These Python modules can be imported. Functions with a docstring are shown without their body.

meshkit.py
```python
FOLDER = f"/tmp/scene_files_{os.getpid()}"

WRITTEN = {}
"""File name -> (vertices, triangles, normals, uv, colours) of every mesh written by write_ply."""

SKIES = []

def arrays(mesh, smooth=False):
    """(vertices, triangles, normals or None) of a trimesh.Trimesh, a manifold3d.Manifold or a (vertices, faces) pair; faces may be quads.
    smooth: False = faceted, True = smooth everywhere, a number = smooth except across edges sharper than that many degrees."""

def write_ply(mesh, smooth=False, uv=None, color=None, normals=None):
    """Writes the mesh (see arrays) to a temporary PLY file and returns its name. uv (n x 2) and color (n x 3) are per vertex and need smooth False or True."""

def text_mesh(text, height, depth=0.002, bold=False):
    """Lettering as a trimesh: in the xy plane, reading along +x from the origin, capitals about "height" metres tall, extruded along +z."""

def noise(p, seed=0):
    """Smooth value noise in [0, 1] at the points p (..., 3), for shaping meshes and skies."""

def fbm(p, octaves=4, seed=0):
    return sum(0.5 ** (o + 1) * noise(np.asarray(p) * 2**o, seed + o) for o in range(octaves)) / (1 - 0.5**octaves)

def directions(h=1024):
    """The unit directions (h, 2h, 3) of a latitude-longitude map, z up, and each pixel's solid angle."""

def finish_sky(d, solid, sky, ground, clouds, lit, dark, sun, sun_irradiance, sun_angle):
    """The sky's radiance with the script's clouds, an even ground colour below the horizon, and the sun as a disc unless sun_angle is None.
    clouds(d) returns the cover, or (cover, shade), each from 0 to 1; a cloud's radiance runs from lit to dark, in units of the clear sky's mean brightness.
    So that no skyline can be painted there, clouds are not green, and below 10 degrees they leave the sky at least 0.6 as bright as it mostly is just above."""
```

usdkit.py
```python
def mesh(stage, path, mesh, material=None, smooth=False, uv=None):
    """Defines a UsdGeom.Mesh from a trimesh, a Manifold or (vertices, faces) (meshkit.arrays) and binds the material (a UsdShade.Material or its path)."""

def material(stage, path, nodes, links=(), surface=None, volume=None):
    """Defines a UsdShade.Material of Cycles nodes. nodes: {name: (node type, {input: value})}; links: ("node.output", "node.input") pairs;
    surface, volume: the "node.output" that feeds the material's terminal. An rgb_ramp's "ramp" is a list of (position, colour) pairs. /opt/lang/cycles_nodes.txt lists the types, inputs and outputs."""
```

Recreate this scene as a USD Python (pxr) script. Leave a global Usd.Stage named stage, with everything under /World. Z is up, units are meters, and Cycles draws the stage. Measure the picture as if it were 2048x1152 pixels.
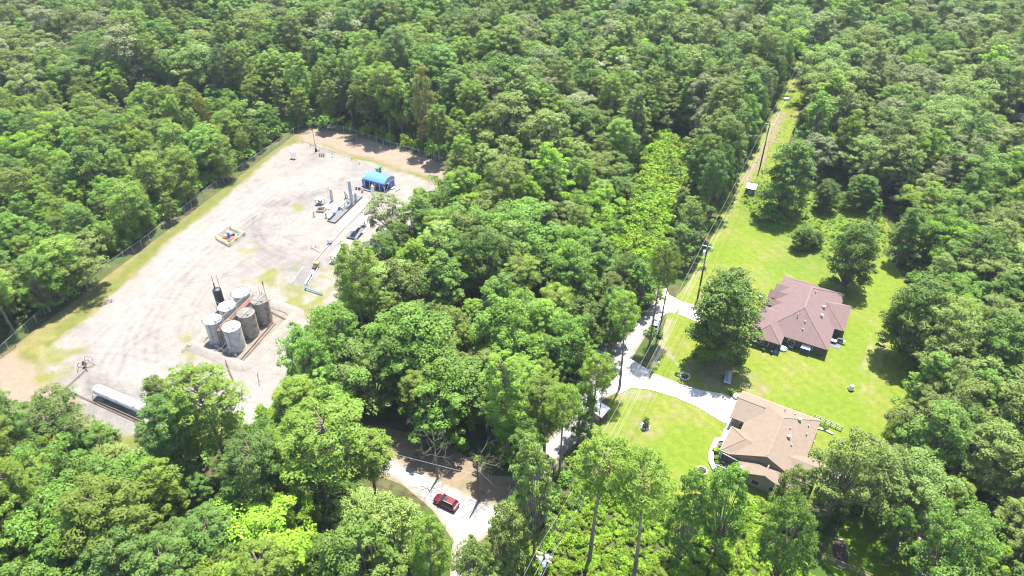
import math, numpy as np, shapely, usdkit, meshkit
from shapely.geometry import Polygon, LineString, Point
from scipy.spatial import Delaunay
from pxr import Usd, UsdGeom, UsdLux, UsdShade, Gf, Sdf, Vt

# ---------------------------------------------------------------- camera, sky, sun, exposure
stage = Usd.Stage.CreateInMemory()
UsdGeom.SetStageUpAxis(stage, 'Z'); UsdGeom.SetStageMetersPerUnit(stage, 1.0)
world = UsdGeom.Xform.Define(stage, '/World'); stage.SetDefaultPrim(world.GetPrim())
UsdGeom.Scope.Define(stage, '/World/Looks')
F, PITCH, CAM_H = 1447.0, math.radians(36.9), 105.0      # focal length in photo pixels, pitch below the horizon, flying height
EXPOSURE = 1.8
cam = UsdGeom.Camera.Define(stage, '/World/camera')
cam.AddTranslateOp().Set((0, 0, CAM_H)); cam.AddRotateXOp().Set(90 - math.degrees(PITCH))
cam.CreateHorizontalApertureAttr(36.0); cam.CreateVerticalApertureAttr(36.0 * 9 / 16)
cam.CreateFocalLengthAttr(36.0 * F / 2048); cam.CreateClippingRangeAttr((1.0, 20000.0))
cam.CreateExposureAttr(EXPOSURE)
SUN_EL, SUN_AZ = math.radians(72), math.radians(23)
SUN = np.array([math.cos(SUN_EL) * math.sin(SUN_AZ), math.cos(SUN_EL) * math.cos(SUN_AZ), math.sin(SUN_EL)])
sky_mat = usdkit.material(stage, '/World/Looks/sky_light', {
    's': ('sky_texture', {'sky_type': 'single_scattering', 'sun_disc': False, 'sun_elevation': SUN_EL, 'sun_rotation': SUN_AZ}),
    'b': ('background_shader', {'strength': 0.13})}, [('s.color', 'b.color')], surface='b.background')
dome = UsdLux.DomeLight.Define(stage, '/World/sky')
UsdShade.MaterialBindingAPI.Apply(dome.GetPrim()).Bind(sky_mat)
dome.GetPrim().SetCustomDataByKey('label', 'clear blue summer sky'); dome.GetPrim().SetCustomDataByKey('kind', 'structure')
sun = UsdLux.DistantLight.Define(stage, '/World/sun')
sun.CreateIntensityAttr(1.15); sun.CreateAngleAttr(0.5); sun.CreateColorAttr((1.0, 0.965, 0.90))
sun.GetPrim().CreateAttribute('inputs:normalize', Sdf.ValueTypeNames.Bool).Set(True)
_x = np.cross([0, 0, 1], SUN); _x /= np.linalg.norm(_x); _y = np.cross(SUN, _x)
sun.AddTransformOp().Set(Gf.Matrix4d(*_x, 0, *_y, 0, *SUN, 0, 0, 0, 0, 1))

# ---------------------------------------------------------------- survey: photo pixel -> point of the terrain, and back
_c, _s = math.cos(PITCH), math.sin(PITCH)
def G(px, py, z=0.0):
    x, y = (px - 1024) / F, (py - 576) / F
    t = (CAM_H - z) / (_s + y * _c)
    return np.array([x * t, (_c - y * _s) * t])
def project(X, Y, Z):
    dz = Z - CAM_H
    depth = np.maximum(Y * _c - dz * _s, 1e-3)
    return 1024 + F * X / depth, 576 - F * (Y * _s + dz * _c) / depth
def height_at(bx, by, tx, ty):                                # height of a thing with base and top at these pixels
    b, lo, hi = G(bx, by), 0.0, 60.0
    for _ in range(40):
        m = (lo + hi) / 2
        lo, hi = (m, hi) if project(b[0], b[1], m)[1] > ty else (lo, m)
    return m
def poly(pts): return Polygon([G(*p) for p in pts]).buffer(0)

# ---------------------------------------------------------------- prims
_names = {}
def numbered(parent, name):
    k = (parent, name); n = _names.get(k, 0); _names[k] = n + 1
    return f'{parent}/{name}' if n == 0 else f'{parent}/{name}_{n:03d}'
def tag(prim, label=None, cat=None, group=None, kind=None):
    for k, t in (('label', label), ('category', cat), ('group', group), ('kind', kind)):
        if t: prim.SetCustomDataByKey(k, t)
    return prim
def thing(name, label, cat, loc=(0, 0, 0), rz=0.0, group=None, scale=None, kind=None):
    x = UsdGeom.Xform.Define(stage, numbered('/World', name))
    x.AddTranslateOp().Set(tuple(float(v) for v in loc))
    if rz: x.AddRotateZOp().Set(math.degrees(rz))
    if scale is not None: x.AddScaleOp().Set(tuple(float(v) for v in scale))
    return tag(x.GetPrim(), label, cat, group, kind)
def part(name, mesh, mat, parent, smooth=False, label=None):
    m = usdkit.mesh(stage, numbered(str(parent.GetPath()), name), mesh.get() if isinstance(mesh, MB) else mesh, mat, smooth=smooth)
    if label: tag(m.GetPrim(), label)
    return m.GetPrim()
def single(name, mesh, mat, label, cat=None, group=None, kind=None, smooth=False):
    m = usdkit.mesh(stage, numbered('/World', name), mesh.get() if isinstance(mesh, MB) else mesh, mat, smooth=smooth)
    return tag(m.GetPrim(), label, cat, group, kind)

class MB:                                                     # collects shapes that become one mesh
    def __init__(self): self.v, self.f, self.n = [], [], 0
    def add(self, v, f):
        v, f = np.asarray(v, float), np.asarray(f, int)
        self.v.append(v); self.f.append(f + self.n); self.n += len(v); return self
    def get(self): return np.vstack(self.v), np.vstack(self.f)
    def box(self, c, size, rz=0.0, tilt=None):
        h = np.asarray(size, float) / 2
        v = np.array([[x, y, z] for z in (-1, 1) for y in (-1, 1) for x in (-1, 1)]) * h
        if tilt is not None: v = v @ np.asarray(tilt).T
        cs, sn = math.cos(rz), math.sin(rz)
        v = v @ np.array([[cs, sn, 0], [-sn, cs, 0], [0, 0, 1]]) + np.asarray(c, float)
        q = [[0, 2, 3, 1], [4, 5, 7, 6], [0, 1, 5, 4], [2, 6, 7, 3], [0, 4, 6, 2], [1, 3, 7, 5]]
        return self.add(v, [t for a in q for t in ((a[0], a[1], a[2]), (a[0], a[2], a[3]))])
    def beam(self, a, b, w, h):                               # a bar of rectangular section from a to b
        a, b = np.asarray(a, float), np.asarray(b, float); d = b - a; L = np.linalg.norm(d); d /= L
        up = np.array([0, 0, 1.0]) if abs(d[2]) < 0.95 else np.array([1.0, 0, 0])
        s = np.cross(d, up); s /= np.linalg.norm(s); t = np.cross(s, d)
        return self.box((a + b) / 2, (L, w, h), 0, np.stack([d, s, t], 1))
    def tube(self, a, b, r0, r1=None, n=8, caps=True):
        r1 = r0 if r1 is None else r1
        a, b = np.asarray(a, float), np.asarray(b, float); d = b - a; d /= np.linalg.norm(d)
        u = np.cross(d, [0, 0, 1.0] if abs(d[2]) < 0.9 else [1.0, 0, 0]); u /= np.linalg.norm(u); w = np.cross(d, u)
        an = np.arange(n) * 2 * math.pi / n
        ring = np.cos(an)[:, None] * u + np.sin(an)[:, None] * w
        v = np.vstack([a + ring * r0, b + ring * r1]); i = np.arange(n); j = (i + 1) % n
        f = np.vstack([np.stack([i, j, j + n], 1), np.stack([i, j + n, i + n], 1)])
        if caps:
            f = np.vstack([f, [[0, k + 1, k] for k in range(1, n - 1)], [[n, n + k, n + k + 1] for k in range(1, n - 1)]])
        return self.add(v, f)
    def path(self, pts, r, n=6):
        for a, b in zip(pts[:-1], pts[1:]): self.tube(a, b, r, n=n)
        return self
    def lathe(self, prof, c=(0, 0, 0), n=24, axis=None):      # profile of (radius, height); axis: unit vector of the height
        k = len(prof); an = np.arange(n) * 2 * math.pi / n
        r, z = np.array([p[0] for p in prof], float), np.array([p[1] for p in prof], float)
        v = np.stack([r[:, None] * np.cos(an), r[:, None] * np.sin(an), np.repeat(z[:, None], n, 1)], -1).reshape(-1, 3)
        if axis is not None:
            ax = np.asarray(axis, float); ax /= np.linalg.norm(ax)
            s = np.cross([0, 0, 1.0], ax); s = s / np.linalg.norm(s) if np.linalg.norm(s) > 1e-6 else np.array([1.0, 0, 0])
            v = v @ np.stack([s, np.cross(ax, s), ax])
        f = []
        for a in range(k - 1):
            i = np.arange(n); j = (i + 1) % n
            f.append(np.stack([a * n + i, a * n + j, (a + 1) * n + j], 1)); f.append(np.stack([a * n + i, (a + 1) * n + j, (a + 1) * n + i], 1))
        return self.add(v + np.asarray(c, float), np.vstack(f))
    def prism(self, ring, z0, z1):                            # vertical prism over a convex or star-shaped ring
        ring = np.asarray(ring, float); n = len(ring)
        v = np.vstack([np.c_[ring, np.full(n, z0)], np.c_[ring, np.full(n, z1)], [[*ring.mean(0), z0], [*ring.mean(0), z1]]])
        f = []
        for i in range(n):
            j = (i + 1) % n
            f += [[i, j, j + n], [i, j + n, i + n], [j, i, 2 * n], [i + n, j + n, 2 * n + 1]]
        return self.add(v, f)

# ---------------------------------------------------------------- the air
hz = usdkit.material(stage, '/World/Looks/haze_air', {'v': ('principled_volume', {'color': (0.86, 0.92, 1.0), 'density': 0.00008, 'anisotropy': 0.2})}, volume='v.volume')
_hb = MB().box((0, 2750, 53.2), (8200, 8700, 108.4))
single('haze', _hb, hz, 'thin summer haze in the air over the woods', kind='stuff')

# ---------------------------------------------------------------- materials
def L(name): return f'/World/Looks/{name}'
def simple(name, col, rough=0.6, metal=0.0, var=0.12, scale=1.2, spec=0.4, bump=0.0, dark=None, dark_scale=0.5, dark_at=(0.55, 0.72)):
    """paint, metal, wood ...: colour with soft variation and, with dark, stains of another colour."""
    nodes = {'g': ('geometry', {}), 'n': ('noise_texture', {'scale': scale, 'detail': 4.0}),
             'r': ('rgb_ramp', {'ramp': [(0.3, [c * (1 - var) for c in col]), (0.7, [min(1, c * (1 + var)) for c in col])]}),
             'p': ('principled_bsdf', {'roughness': rough, 'metallic': metal, 'specular_ior_level': spec})}
    links = [('g.position', 'n.vector'), ('n.fac', 'r.fac')]
    out = 'r.color'
    if dark is not None:
        nodes['n2'] = ('noise_texture', {'scale': dark_scale, 'detail': 6.0, 'roughness': 0.65})
        nodes['m2'] = ('map_range', {'from_min': dark_at[0], 'from_max': dark_at[1], 'clamp': True})
        nodes['x'] = ('mix', {'color2': dark})
        links += [('g.position', 'n2.vector'), ('n2.fac', 'm2.value'), ('m2.result', 'x.fac'), (out, 'x.color1')]
        out = 'x.color'
    links.append((out, 'p.base_color'))
    if bump:
        nodes['b'] = ('bump', {'strength': 0.5, 'distance': bump}); links += [('n.fac', 'b.height'), ('b.normal', 'p.normal')]
    return usdkit.material(stage, L(name), nodes, links, surface='p.BSDF')

def tinted(name, fine=((0.35, 0.8), (0.7, 1.15)), scale=2.5, rough=0.9, bump=0.03, scale2=0.35, amp2=(0.85, 1.12)):
    """ground: the mesh's own tint (what grows or lies there) times two scales of grain."""
    nodes = {'a': ('attribute', {'attribute': 'tint'}), 'g': ('geometry', {}),
             'n': ('noise_texture', {'scale': scale, 'detail': 5.0, 'roughness': 0.65}), 'n2': ('noise_texture', {'scale': scale2, 'detail': 4.0}),
             'm': ('map_range', {'from_min': fine[0][0], 'from_max': fine[1][0], 'to_min': fine[0][1], 'to_max': fine[1][1], 'clamp': True}),
             'm2': ('map_range', {'from_min': 0.3, 'from_max': 0.7, 'to_min': amp2[0], 'to_max': amp2[1], 'clamp': True}),
             'x': ('math', {'math_type': 'multiply'}), 'v': ('vector_math', {'math_type': 'scale'}),
             'b': ('bump', {'strength': 0.6, 'distance': bump}), 'p': ('principled_bsdf', {'roughness': rough, 'specular_ior_level': 0.15})}
    links = [('g.position', 'n.vector'), ('g.position', 'n2.vector'), ('n.fac', 'm.value'), ('n2.fac', 'm2.value'), ('m.result', 'x.value1'), ('m2.result', 'x.value2'),
             ('a.vector', 'v.vector1'), ('x.value', 'v.scale'), ('v.vector', 'p.base_color'), ('n.fac', 'b.height'), ('b.normal', 'p.normal')]
    return usdkit.material(stage, L(name), nodes, links, surface='p.BSDF')

def foliage(name, lo, hi, trans=0.3, gloss=0.25, rough=0.55):
    """leaves: each leaf its own tone, each tree a shift, and broad patches over the wood."""
    nodes = {'g': ('geometry', {}), 'o': ('object_info', {}), 'n': ('noise_texture', {'scale': 0.045, 'detail': 2.0}),
             'a': ('math', {'math_type': 'multiply_add', 'value2': 0.32, 'value3': 0.07}),
             'b': ('math', {'math_type': 'multiply_add', 'value2': 0.38}),
             'c': ('math', {'math_type': 'multiply_add', 'value2': 0.30}),
             'r': ('rgb_ramp', {'ramp': [(0.2, lo), (0.85, hi)]}),
             'f': ('math', {'math_type': 'multiply', 'value2': 7.31}), 'ff': ('math', {'math_type': 'fraction'}), 'vv': ('map_range', {'to_min': 0.88, 'to_max': 1.30}), 'hh': ('map_range', {'to_min': 0.478, 'to_max': 0.515}), 'h': ('hsv', {}),
             'p': ('principled_bsdf', {'roughness': rough, 'specular_ior_level': gloss}),
             't': ('translucent_bsdf', {}), 'k': ('vector_math', {'math_type': 'multiply', 'vector2': (1.15, 1.1, 0.6)}), 'x': ('mix_closure', {'fac': trans})}
    links = [('g.random_per_island', 'a.value1'), ('o.random', 'b.value1'), ('a.value', 'b.value3'), ('g.position', 'n.vector'), ('n.fac', 'c.value1'), ('b.value', 'c.value3'),
             ('c.value', 'r.fac'), ('o.random', 'f.value1'), ('f.value', 'ff.value1'), ('ff.value', 'vv.value'), ('o.random', 'hh.value'), ('vv.result', 'h.value'), ('hh.result', 'h.hue'), ('r.color', 'h.color'), ('h.color', 'p.base_color'), ('h.color', 'k.vector1'), ('k.vector', 't.color'), ('p.BSDF', 'x.closure1'), ('t.BSDF', 'x.closure2')]
    return usdkit.material(stage, L(name), nodes, links, surface='x.closure')
# ---------------------------------------------------------------- the setting: ground, pad, lawn, lanes
SITE_FENCE_L = [(-170, 862), (0, 714), (103, 619), (292, 489), (425, 382), (529, 312), (608, 255)]
SITE_FENCE_B = [(608, 255), (687, 264), (808, 303), (881, 325), (985, 366)]
SITE = poly([(-170, 862), (0, 714), (608, 255), (687, 264), (881, 325), (940, 350), (890, 420), (800, 515), (740, 580), (690, 650), (640, 720), (600, 790), (560, 860), (330, 890), (262, 900), (180, 870), (-60, 850)])
GRAVEL = poly([(560, 300), (585, 286), (640, 290), (690, 312), (770, 335), (840, 355), (900, 385), (780, 530), (720, 590), (640, 700), (575, 830), (330, 870), (240, 872), (195, 845), (130, 785), (85, 712), (150, 655), (250, 567), (330, 492), (430, 412), (520, 338)])
LAWN = poly([(1500, 365), (1455, 400), (1425, 470), (1380, 560), (1340, 610), (1320, 680), (1290, 745), (1230, 790), (1180, 850), (1150, 960), (1200, 1030), (1300, 1010), (1400, 1010), (1480, 1030), (1600, 1030), (1700, 960), (1750, 905), (1800, 860),
             (1830, 760), (1850, 680), (1830, 590), (1790, 530), (1760, 500), (1720, 440), (1740, 400), (1640, 380), (1560, 370)])
MEADOW = poly([(1500, 365), (1480, 400), (1520, 460), (1600, 480), (1640, 520), (1760, 520), (1790, 470), (1740, 395), (1640, 370), (1560, 360)])
CORRIDOR = poly([(1596, 120), (1622, 120), (1612, 170), (1590, 250), (1560, 330), (1560, 380), (1500, 420), (1440, 430), (1470, 370), (1510, 300), (1540, 240), (1565, 190)])
DRIVE_2 = poly([(1235, 790), (1222, 760), (1240, 725), (1262, 718), (1310, 748), (1360, 768), (1400, 780), (1440, 787), (1478, 797), (1474, 822), (1462, 850), (1445, 845), (1420, 830), (1390, 812), (1350, 795), (1300, 780), (1262, 776)])
DRIVE_1 = poly([(1310, 640), (1305, 600), (1330, 572), (1338, 590), (1365, 604), (1400, 614), (1450, 612), (1500, 612), (1500, 660), (1440, 655), (1395, 645), (1365, 632), (1338, 625)])
LANE = poly([(1330, 560), (1338, 600), (1310, 645), (1280, 690), (1262, 720), (1235, 785), (1205, 800), (1180, 860), (1130, 905), (1090, 960), (1050, 1030), (1000, 1050), (958, 1085), (945, 1120), (950, 1220), (895, 1220), (905, 1080), (865, 1020), (800, 965), (720, 930), (640, 880), (560, 850), (440, 850), (330, 830), (360, 790),
             (480, 800), (600, 820), (690, 870), (760, 905), (860, 950), (930, 985), (1000, 1010), (1060, 930), (1110, 860), (1165, 790), (1195, 720), (1248, 672), (1300, 614), (1318, 565)])
DIRT = poly([(640, 850), (760, 850), (900, 890), (980, 950), (1120, 960), (1100, 1020), (1000, 1050), (900, 1010), (780, 960), (660, 920)])
GARDEN = poly([(1640, 1120), (1690, 1040), (1760, 1020), (1880, 1000), (1900, 1080), (1880, 1180), (1700, 1180)])
VINES = poly([(1020, 1190), (1060, 1100), (1120, 1000), (1170, 955), (1280, 985), (1400, 1000), (1530, 1010), (1620, 1110), (1640, 1200)])
VINES_2 = poly([(1235, 500), (1250, 420), (1290, 360), (1270, 300), (1310, 270), (1390, 300), (1360, 400), (1330, 480), (1300, 560)])

def nz(xy, scale, seed, octaves=4): return meshkit.fbm(np.c_[np.asarray(xy) * scale, np.zeros(len(xy))], octaves, seed)
def inside(p, xy, soft=0.0, wob=0.0, seed=0):
    """1 inside the polygon, 0 outside, over a soft and wobbly edge"""
    pts = shapely.points(xy)
    d = shapely.distance(p.boundary, pts) * np.where(shapely.contains_xy(p, xy[:, 0], xy[:, 1]), 1, -1)
    if wob: d = d + (nz(xy, 0.22, seed) - 0.5) * 2 * wob
    return np.clip(d / max(soft, 1e-3) + 0.5, 0, 1) if soft else (d > 0).astype(float)
def sheet(p, step, z, relief=None):
    """a ground sheet: Delaunay over the outline and a grid of points inside it"""
    pts = []
    for g in getattr(p, 'geoms', [p]):
        pts += list(shapely.segmentize(g, step).exterior.coords)[:-1]
    x0, y0, x1, y1 = p.bounds
    gx, gy = np.meshgrid(np.arange(x0, x1, step), np.arange(y0, y1, step)); gx = gx + (np.arange(len(gx)) % 2)[:, None] * step / 2
    q = np.c_[gx.ravel(), gy.ravel()]; ins = p.buffer(-step * 0.4)
    q = q[shapely.contains_xy(ins, q[:, 0], q[:, 1])]
    xy = np.vstack([np.array(pts), q]); t = Delaunay(xy).simplices
    cen = xy[t].mean(1); t = t[shapely.contains_xy(p, cen[:, 0], cen[:, 1])]
    e1, e2 = xy[t[:, 1]] - xy[t[:, 0]], xy[t[:, 2]] - xy[t[:, 0]]
    flip = e1[:, 0] * e2[:, 1] - e1[:, 1] * e2[:, 0] < 0; t[flip] = t[flip][:, ::-1]
    zz = np.full(len(xy), z) if relief is None else z + relief(xy)
    return np.c_[xy, zz], t
def tint(prim, col):
    UsdGeom.PrimvarsAPI(prim).CreatePrimvar('tint', Sdf.ValueTypeNames.Float3Array, 'vertex').Set(Vt.Vec3fArray.FromNumpy(np.asarray(col * 0.86, np.float32)))
def blend(col, c, w): return col * (1 - w[:, None]) + np.asarray(c) * w[:, None]

M_floor = simple('forest_floor', (0.075, 0.065, 0.032), 0.95, var=0.45, scale=0.6, spec=0.1, dark=(0.04, 0.075, 0.012), dark_scale=0.15, dark_at=(0.42, 0.6))
gm = MB(); gm.add([[-4000, -1500, 0], [4000, -1500, 0], [4000, 7000, 0], [-4000, 7000, 0]], [[0, 1, 2], [0, 2, 3]])
single('ground', gm, M_floor, 'dark leaf-littered forest floor under the trees', kind='structure')

GRASS, DRY, ORANGE, WHITE, GREY, TAN = np.array([.098, .108, .024]), np.array([.19, .165, .06]), np.array([.225, .170, .125]), np.array([.226, .199, .172]), np.array([.155,.145,.135]), np.array([.235, .17, .11])
# the well pad
v, f = sheet(SITE, 0.36, 0.004); xy = v[:, :2]
col = np.tile(DRY * 0.9, (len(xy), 1))
n1, n2, n3 = nz(xy, 0.35, 1), nz(xy, 0.12, 2), nz(xy, 0.06, 3)
fence_d = shapely.distance(LineString([G(*p) for p in SITE_FENCE_L]), shapely.points(xy))
grav_d = shapely.distance(GRAVEL, shapely.points(xy))
col = blend(col, GRASS * 1.15, np.clip(1.35 - np.abs(grav_d - 2.2) / 2.4 + (n1 - 0.5) * 1.6, 0, 1) * 0.95)
col = blend(col, TAN * 0.62, np.clip(1.0 - fence_d / 2.6 + (n1 - 0.5) * 1.2, 0, 1) * 0.75)
col = blend(col, ORANGE, inside(poly([(604, 262), (640, 250), (1000, 360), (990, 400), (830, 345), (700, 308), (650, 290), (600, 285)]), xy, 3, 1.5, 5))
col = blend(col, GRASS, inside(poly([(590, 290), (650, 292), (745, 335), (800, 352), (780, 360), (700, 325), (630, 300)]), xy, 1.6, 2.0, 6) * np.clip((n1 - 0.42) * 6, 0, 1))
col = blend(col, ORANGE, inside(poly([(-200, 740), (30, 705), (85, 745), (110, 800), (185, 850), (260, 905), (100, 950), (-200, 900)]), xy, 3, 2.0, 7) * 0.95)
col = blend(col, DRY * 1.1, inside(poly([(40, 690), (100, 660), (150, 690), (140, 760), (90, 740)]), xy, 4, 3, 9) * np.clip((n1 - 0.4) * 5, 0, 1))
g = inside(GRAVEL, xy, 1.6, 1.6, 8)
gc = WHITE * (0.90 + 0.22 * n2[:, None])
gc = blend(gc, GREY, np.clip((n2 - 0.50) * 5, 0, 1) * 0.6 * (0.4 + n1))
for cx, cy, r, k in ((560, 395, 9, .55), (610, 400, 7, .6), (480, 470, 8, .45), (560, 520, 9, .7), (610, 540, 6, .7), (170, 745, 12, .6), (240, 810, 10, .7), (450, 790, 10, .45), (640, 300, 6, .6), (610, 330, 7, .55), (340, 700, 6, .25), (590, 560, 5, .7), (400, 760, 5, .5)):
    c0 = G(cx, cy); d = np.hypot(*(xy - c0).T) / r
    gc = blend(gc, GREY * 0.92, np.clip(1.25 - d + (n1 - 0.5) * 1.9, 0, 1) * k * .8)
for cx, cy, R0, R1 in ((420, 470, 14, 26), (520, 420, 9, 17), (330, 620, 18, 34), (250, 700, 12, 24)):     # wheel ruts where lorries turn
    c0 = G(cx, cy); rr = np.hypot(*(xy - c0).T); w = np.clip(1 - np.abs(rr - (R0 + R1) / 2) / ((R1 - R0) / 2), 0, 1)
    gc = gc * (1 - 0.16 * (w * np.clip(np.sin(rr * 4.2 + n3 * 9) * 1.4, 0, 1) * np.clip(n2 * 3 - 0.9, 0, 1))[:, None])
track = shapely.distance(LineString([G(*p) for p in ((520, 800), (330, 770), (210, 690), (260, 610), (380, 500), (500, 400), (640, 345))]), shapely.points(xy))
gc = blend(gc, np.array([.235,.210,.190]), np.clip(1.3 - track / 5.5 + (n2 - .5) * 1.5, 0, 1) * 0.8)
for line, k in ((((330, 830), (250, 740), (270, 640), (390, 520), (520, 420), (640, 350)), .30), (((360, 800), (290, 720), (320, 620), (430, 500), (560, 400), (690, 370)), .26), (((140, 720), (230, 640), (330, 540), (450, 430), (560, 330)), .26), (((420, 800), (370, 740), (360, 660), (420, 560), (540, 480), (640, 470)), .28),
                (((600, 330), (540, 380), (480, 430), (420, 440)), .22), (((700, 380), (640, 380), (570, 410), (540, 450), (570, 490), (650, 480)), .32), (((680, 360), (610, 365), (540, 395), (505, 450), (530, 500), (600, 520)), .30), (((200, 800), (180, 740), (240, 660), (330, 600)), .28), (((260, 820), (215, 760), (250, 690), (340, 640), (420, 610)), .3), (((160, 770), (260, 800), (360, 830)), .22), (((480, 800), (420, 770), (330, 720), (250, 700), (170, 700)), .24)):
    cp = np.array([G(*p) for p in line])                       # tyre tracks of lorries, corners rounded by cutting them
    for _ in range(4): cp = np.vstack([cp[:1], np.stack([.75 * cp[:-1] + .25 * cp[1:], .25 * cp[:-1] + .75 * cp[1:]], 1).reshape(-1, 2), cp[-1:]])
    d = shapely.distance(LineString(cp), shapely.points(xy)) + (n3 - .5) * 1.2
    gc = gc * (1 - .48 * k * np.clip(1.25 - np.abs(d - 1.0) / .55, 0, 1) * np.clip(n1 * 2.6 - .6, 0, 1))[:, None]
col = blend(col, gc, g)
for cx, cy, r in ((120, 712, 4.5), (85, 735, 4), (118, 745, 4.5), (550, 560, 5), (600, 590, 6), (575, 605, 5), (373, 700, 3.0), (372, 680, 3), (590, 415, 2.5), (540, 545, 3), (650, 555, 5), (490, 505, 3), (620, 620, 4)):
    d = np.hypot(*(xy - G(cx, cy)).T) / r
    col = blend(col, GRASS * 1.05 + DRY * 0.25, np.clip(1.1 - d + (n1 - 0.5) * 2.6, 0, 1) * 0.8)
M_pad = tinted('pad_gravel', scale=2.4, fine=((0.3, 0.82), (0.7, 1.12)), scale2=0.5, amp2=(0.88, 1.08))
pad = single('well_pad', (v, f), M_pad, 'pale gravel pad of the fenced oil and gas site with grass and dirt verges', kind='structure'); tint(pad, col)
# the lawns
v, f = sheet(LAWN.union(CORRIDOR).union(MEADOW), 0.6, 0.004); xy = v[:, :2]
n1, n2, n3 = nz(xy, 0.5, 11), nz(xy, 0.09, 12), nz(xy, 0.04, 13)
LA, LB = np.array([.122, .172, .014]), np.array([.152, .176, .024])
col = blend(np.tile(LA, (len(xy), 1)), LB, np.clip((n2 - 0.35) * 3, 0, 1))
col = blend(col, np.array([.075, .14, .014]), np.clip((n3 - 0.52) * 4, 0, 1) * 0.5)
col = blend(col, np.array([.19, .17, .06]), np.clip((n1 * 0.6 + n2 * 0.5 - 0.60) * 6, 0, 1) * 0.6)
col = blend(col, np.array([.085, .135, .018]), inside(MEADOW, xy, 4, 3, 14) * np.clip(n1 * 2.2 - 0.35, 0, 1))
dirt_line = shapely.distance(LineString([G(*p) for p in ((1560, 225), (1545, 270), (1520, 320), (1490, 360))]), shapely.points(xy))
col = blend(col, np.array([.20, .155, .10]), np.clip(1.3 - dirt_line / 1.9 + (n1 - 0.5) * 2, 0, 1) * 0.9)
for line, wd, k in ((((1338, 640), (1325, 680), (1300, 735), (1285, 750)), 0.9, .8), (((1335, 695), (1345, 715), (1360, 735), (1385, 745)), 0.35, .6), (((1235, 785), (1290, 790), (1300, 795)), 1.2, .6), (((1320, 700), (1340, 712)), 0.5, .5), (((1720, 740), (1745, 690)), 0.35, .5), (((1755, 745), (1770, 690)), 0.35, .4), (((1385, 550), (1370, 585)), 0.8, .5), (((1570, 545), (1590, 560), (1598, 600)), 0.5, .4)):
    d = shapely.distance(LineString([G(*p) for p in line]), shapely.points(xy))
    col = blend(col, np.array([.22, .19, .13]), np.clip(1.3 - d / wd + (n1 - 0.5) * 1.6, 0, 1) * k)
for cx, cy, r, k in ((1280, 845, 3, .35), (1525, 778, 1.6, .8), (1270, 875, 4, .25), (1450, 760, 7, .75), (1420, 735, 5, .6), (1530, 555, 5, .2), (1340, 760, 3, .2), (1195, 850, 4, .4), (1690, 580, 3, .3), (1240, 795, 2.5, .4)):
    d = np.hypot(*(xy - G(cx, cy)).T) / r
    col = blend(col, np.array([.20, .16, .095]), np.clip(1.1 - d + (n1 - 0.5) * 1.8, 0, 1) * k)
mow = np.array([.86, .51]); band = np.sin((xy @ mow) * 2 * math.pi / 2.6 + nz(xy, .05, 18) * 5)
col = col * (1 + 0.055 * band * np.clip(n2 * 2 - .3, 0, 1))[:, None]
for cx, cy in ((1765, 700), (1745, 740), (1755, 720), (1738, 700), (1775, 665), (1728, 760)):      # cut grass lying in rows
    d = np.abs((xy - G(cx, cy)) @ np.array([.90, -.43])); w = np.abs((xy - G(cx, cy)) @ np.array([.43, .90]))
    col = blend(col, np.array([.21, .19, .08]), np.clip(1.2 - d / .45 + (n1 - .5) * 3, 0, 1) * (w < 7) * .55)
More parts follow.
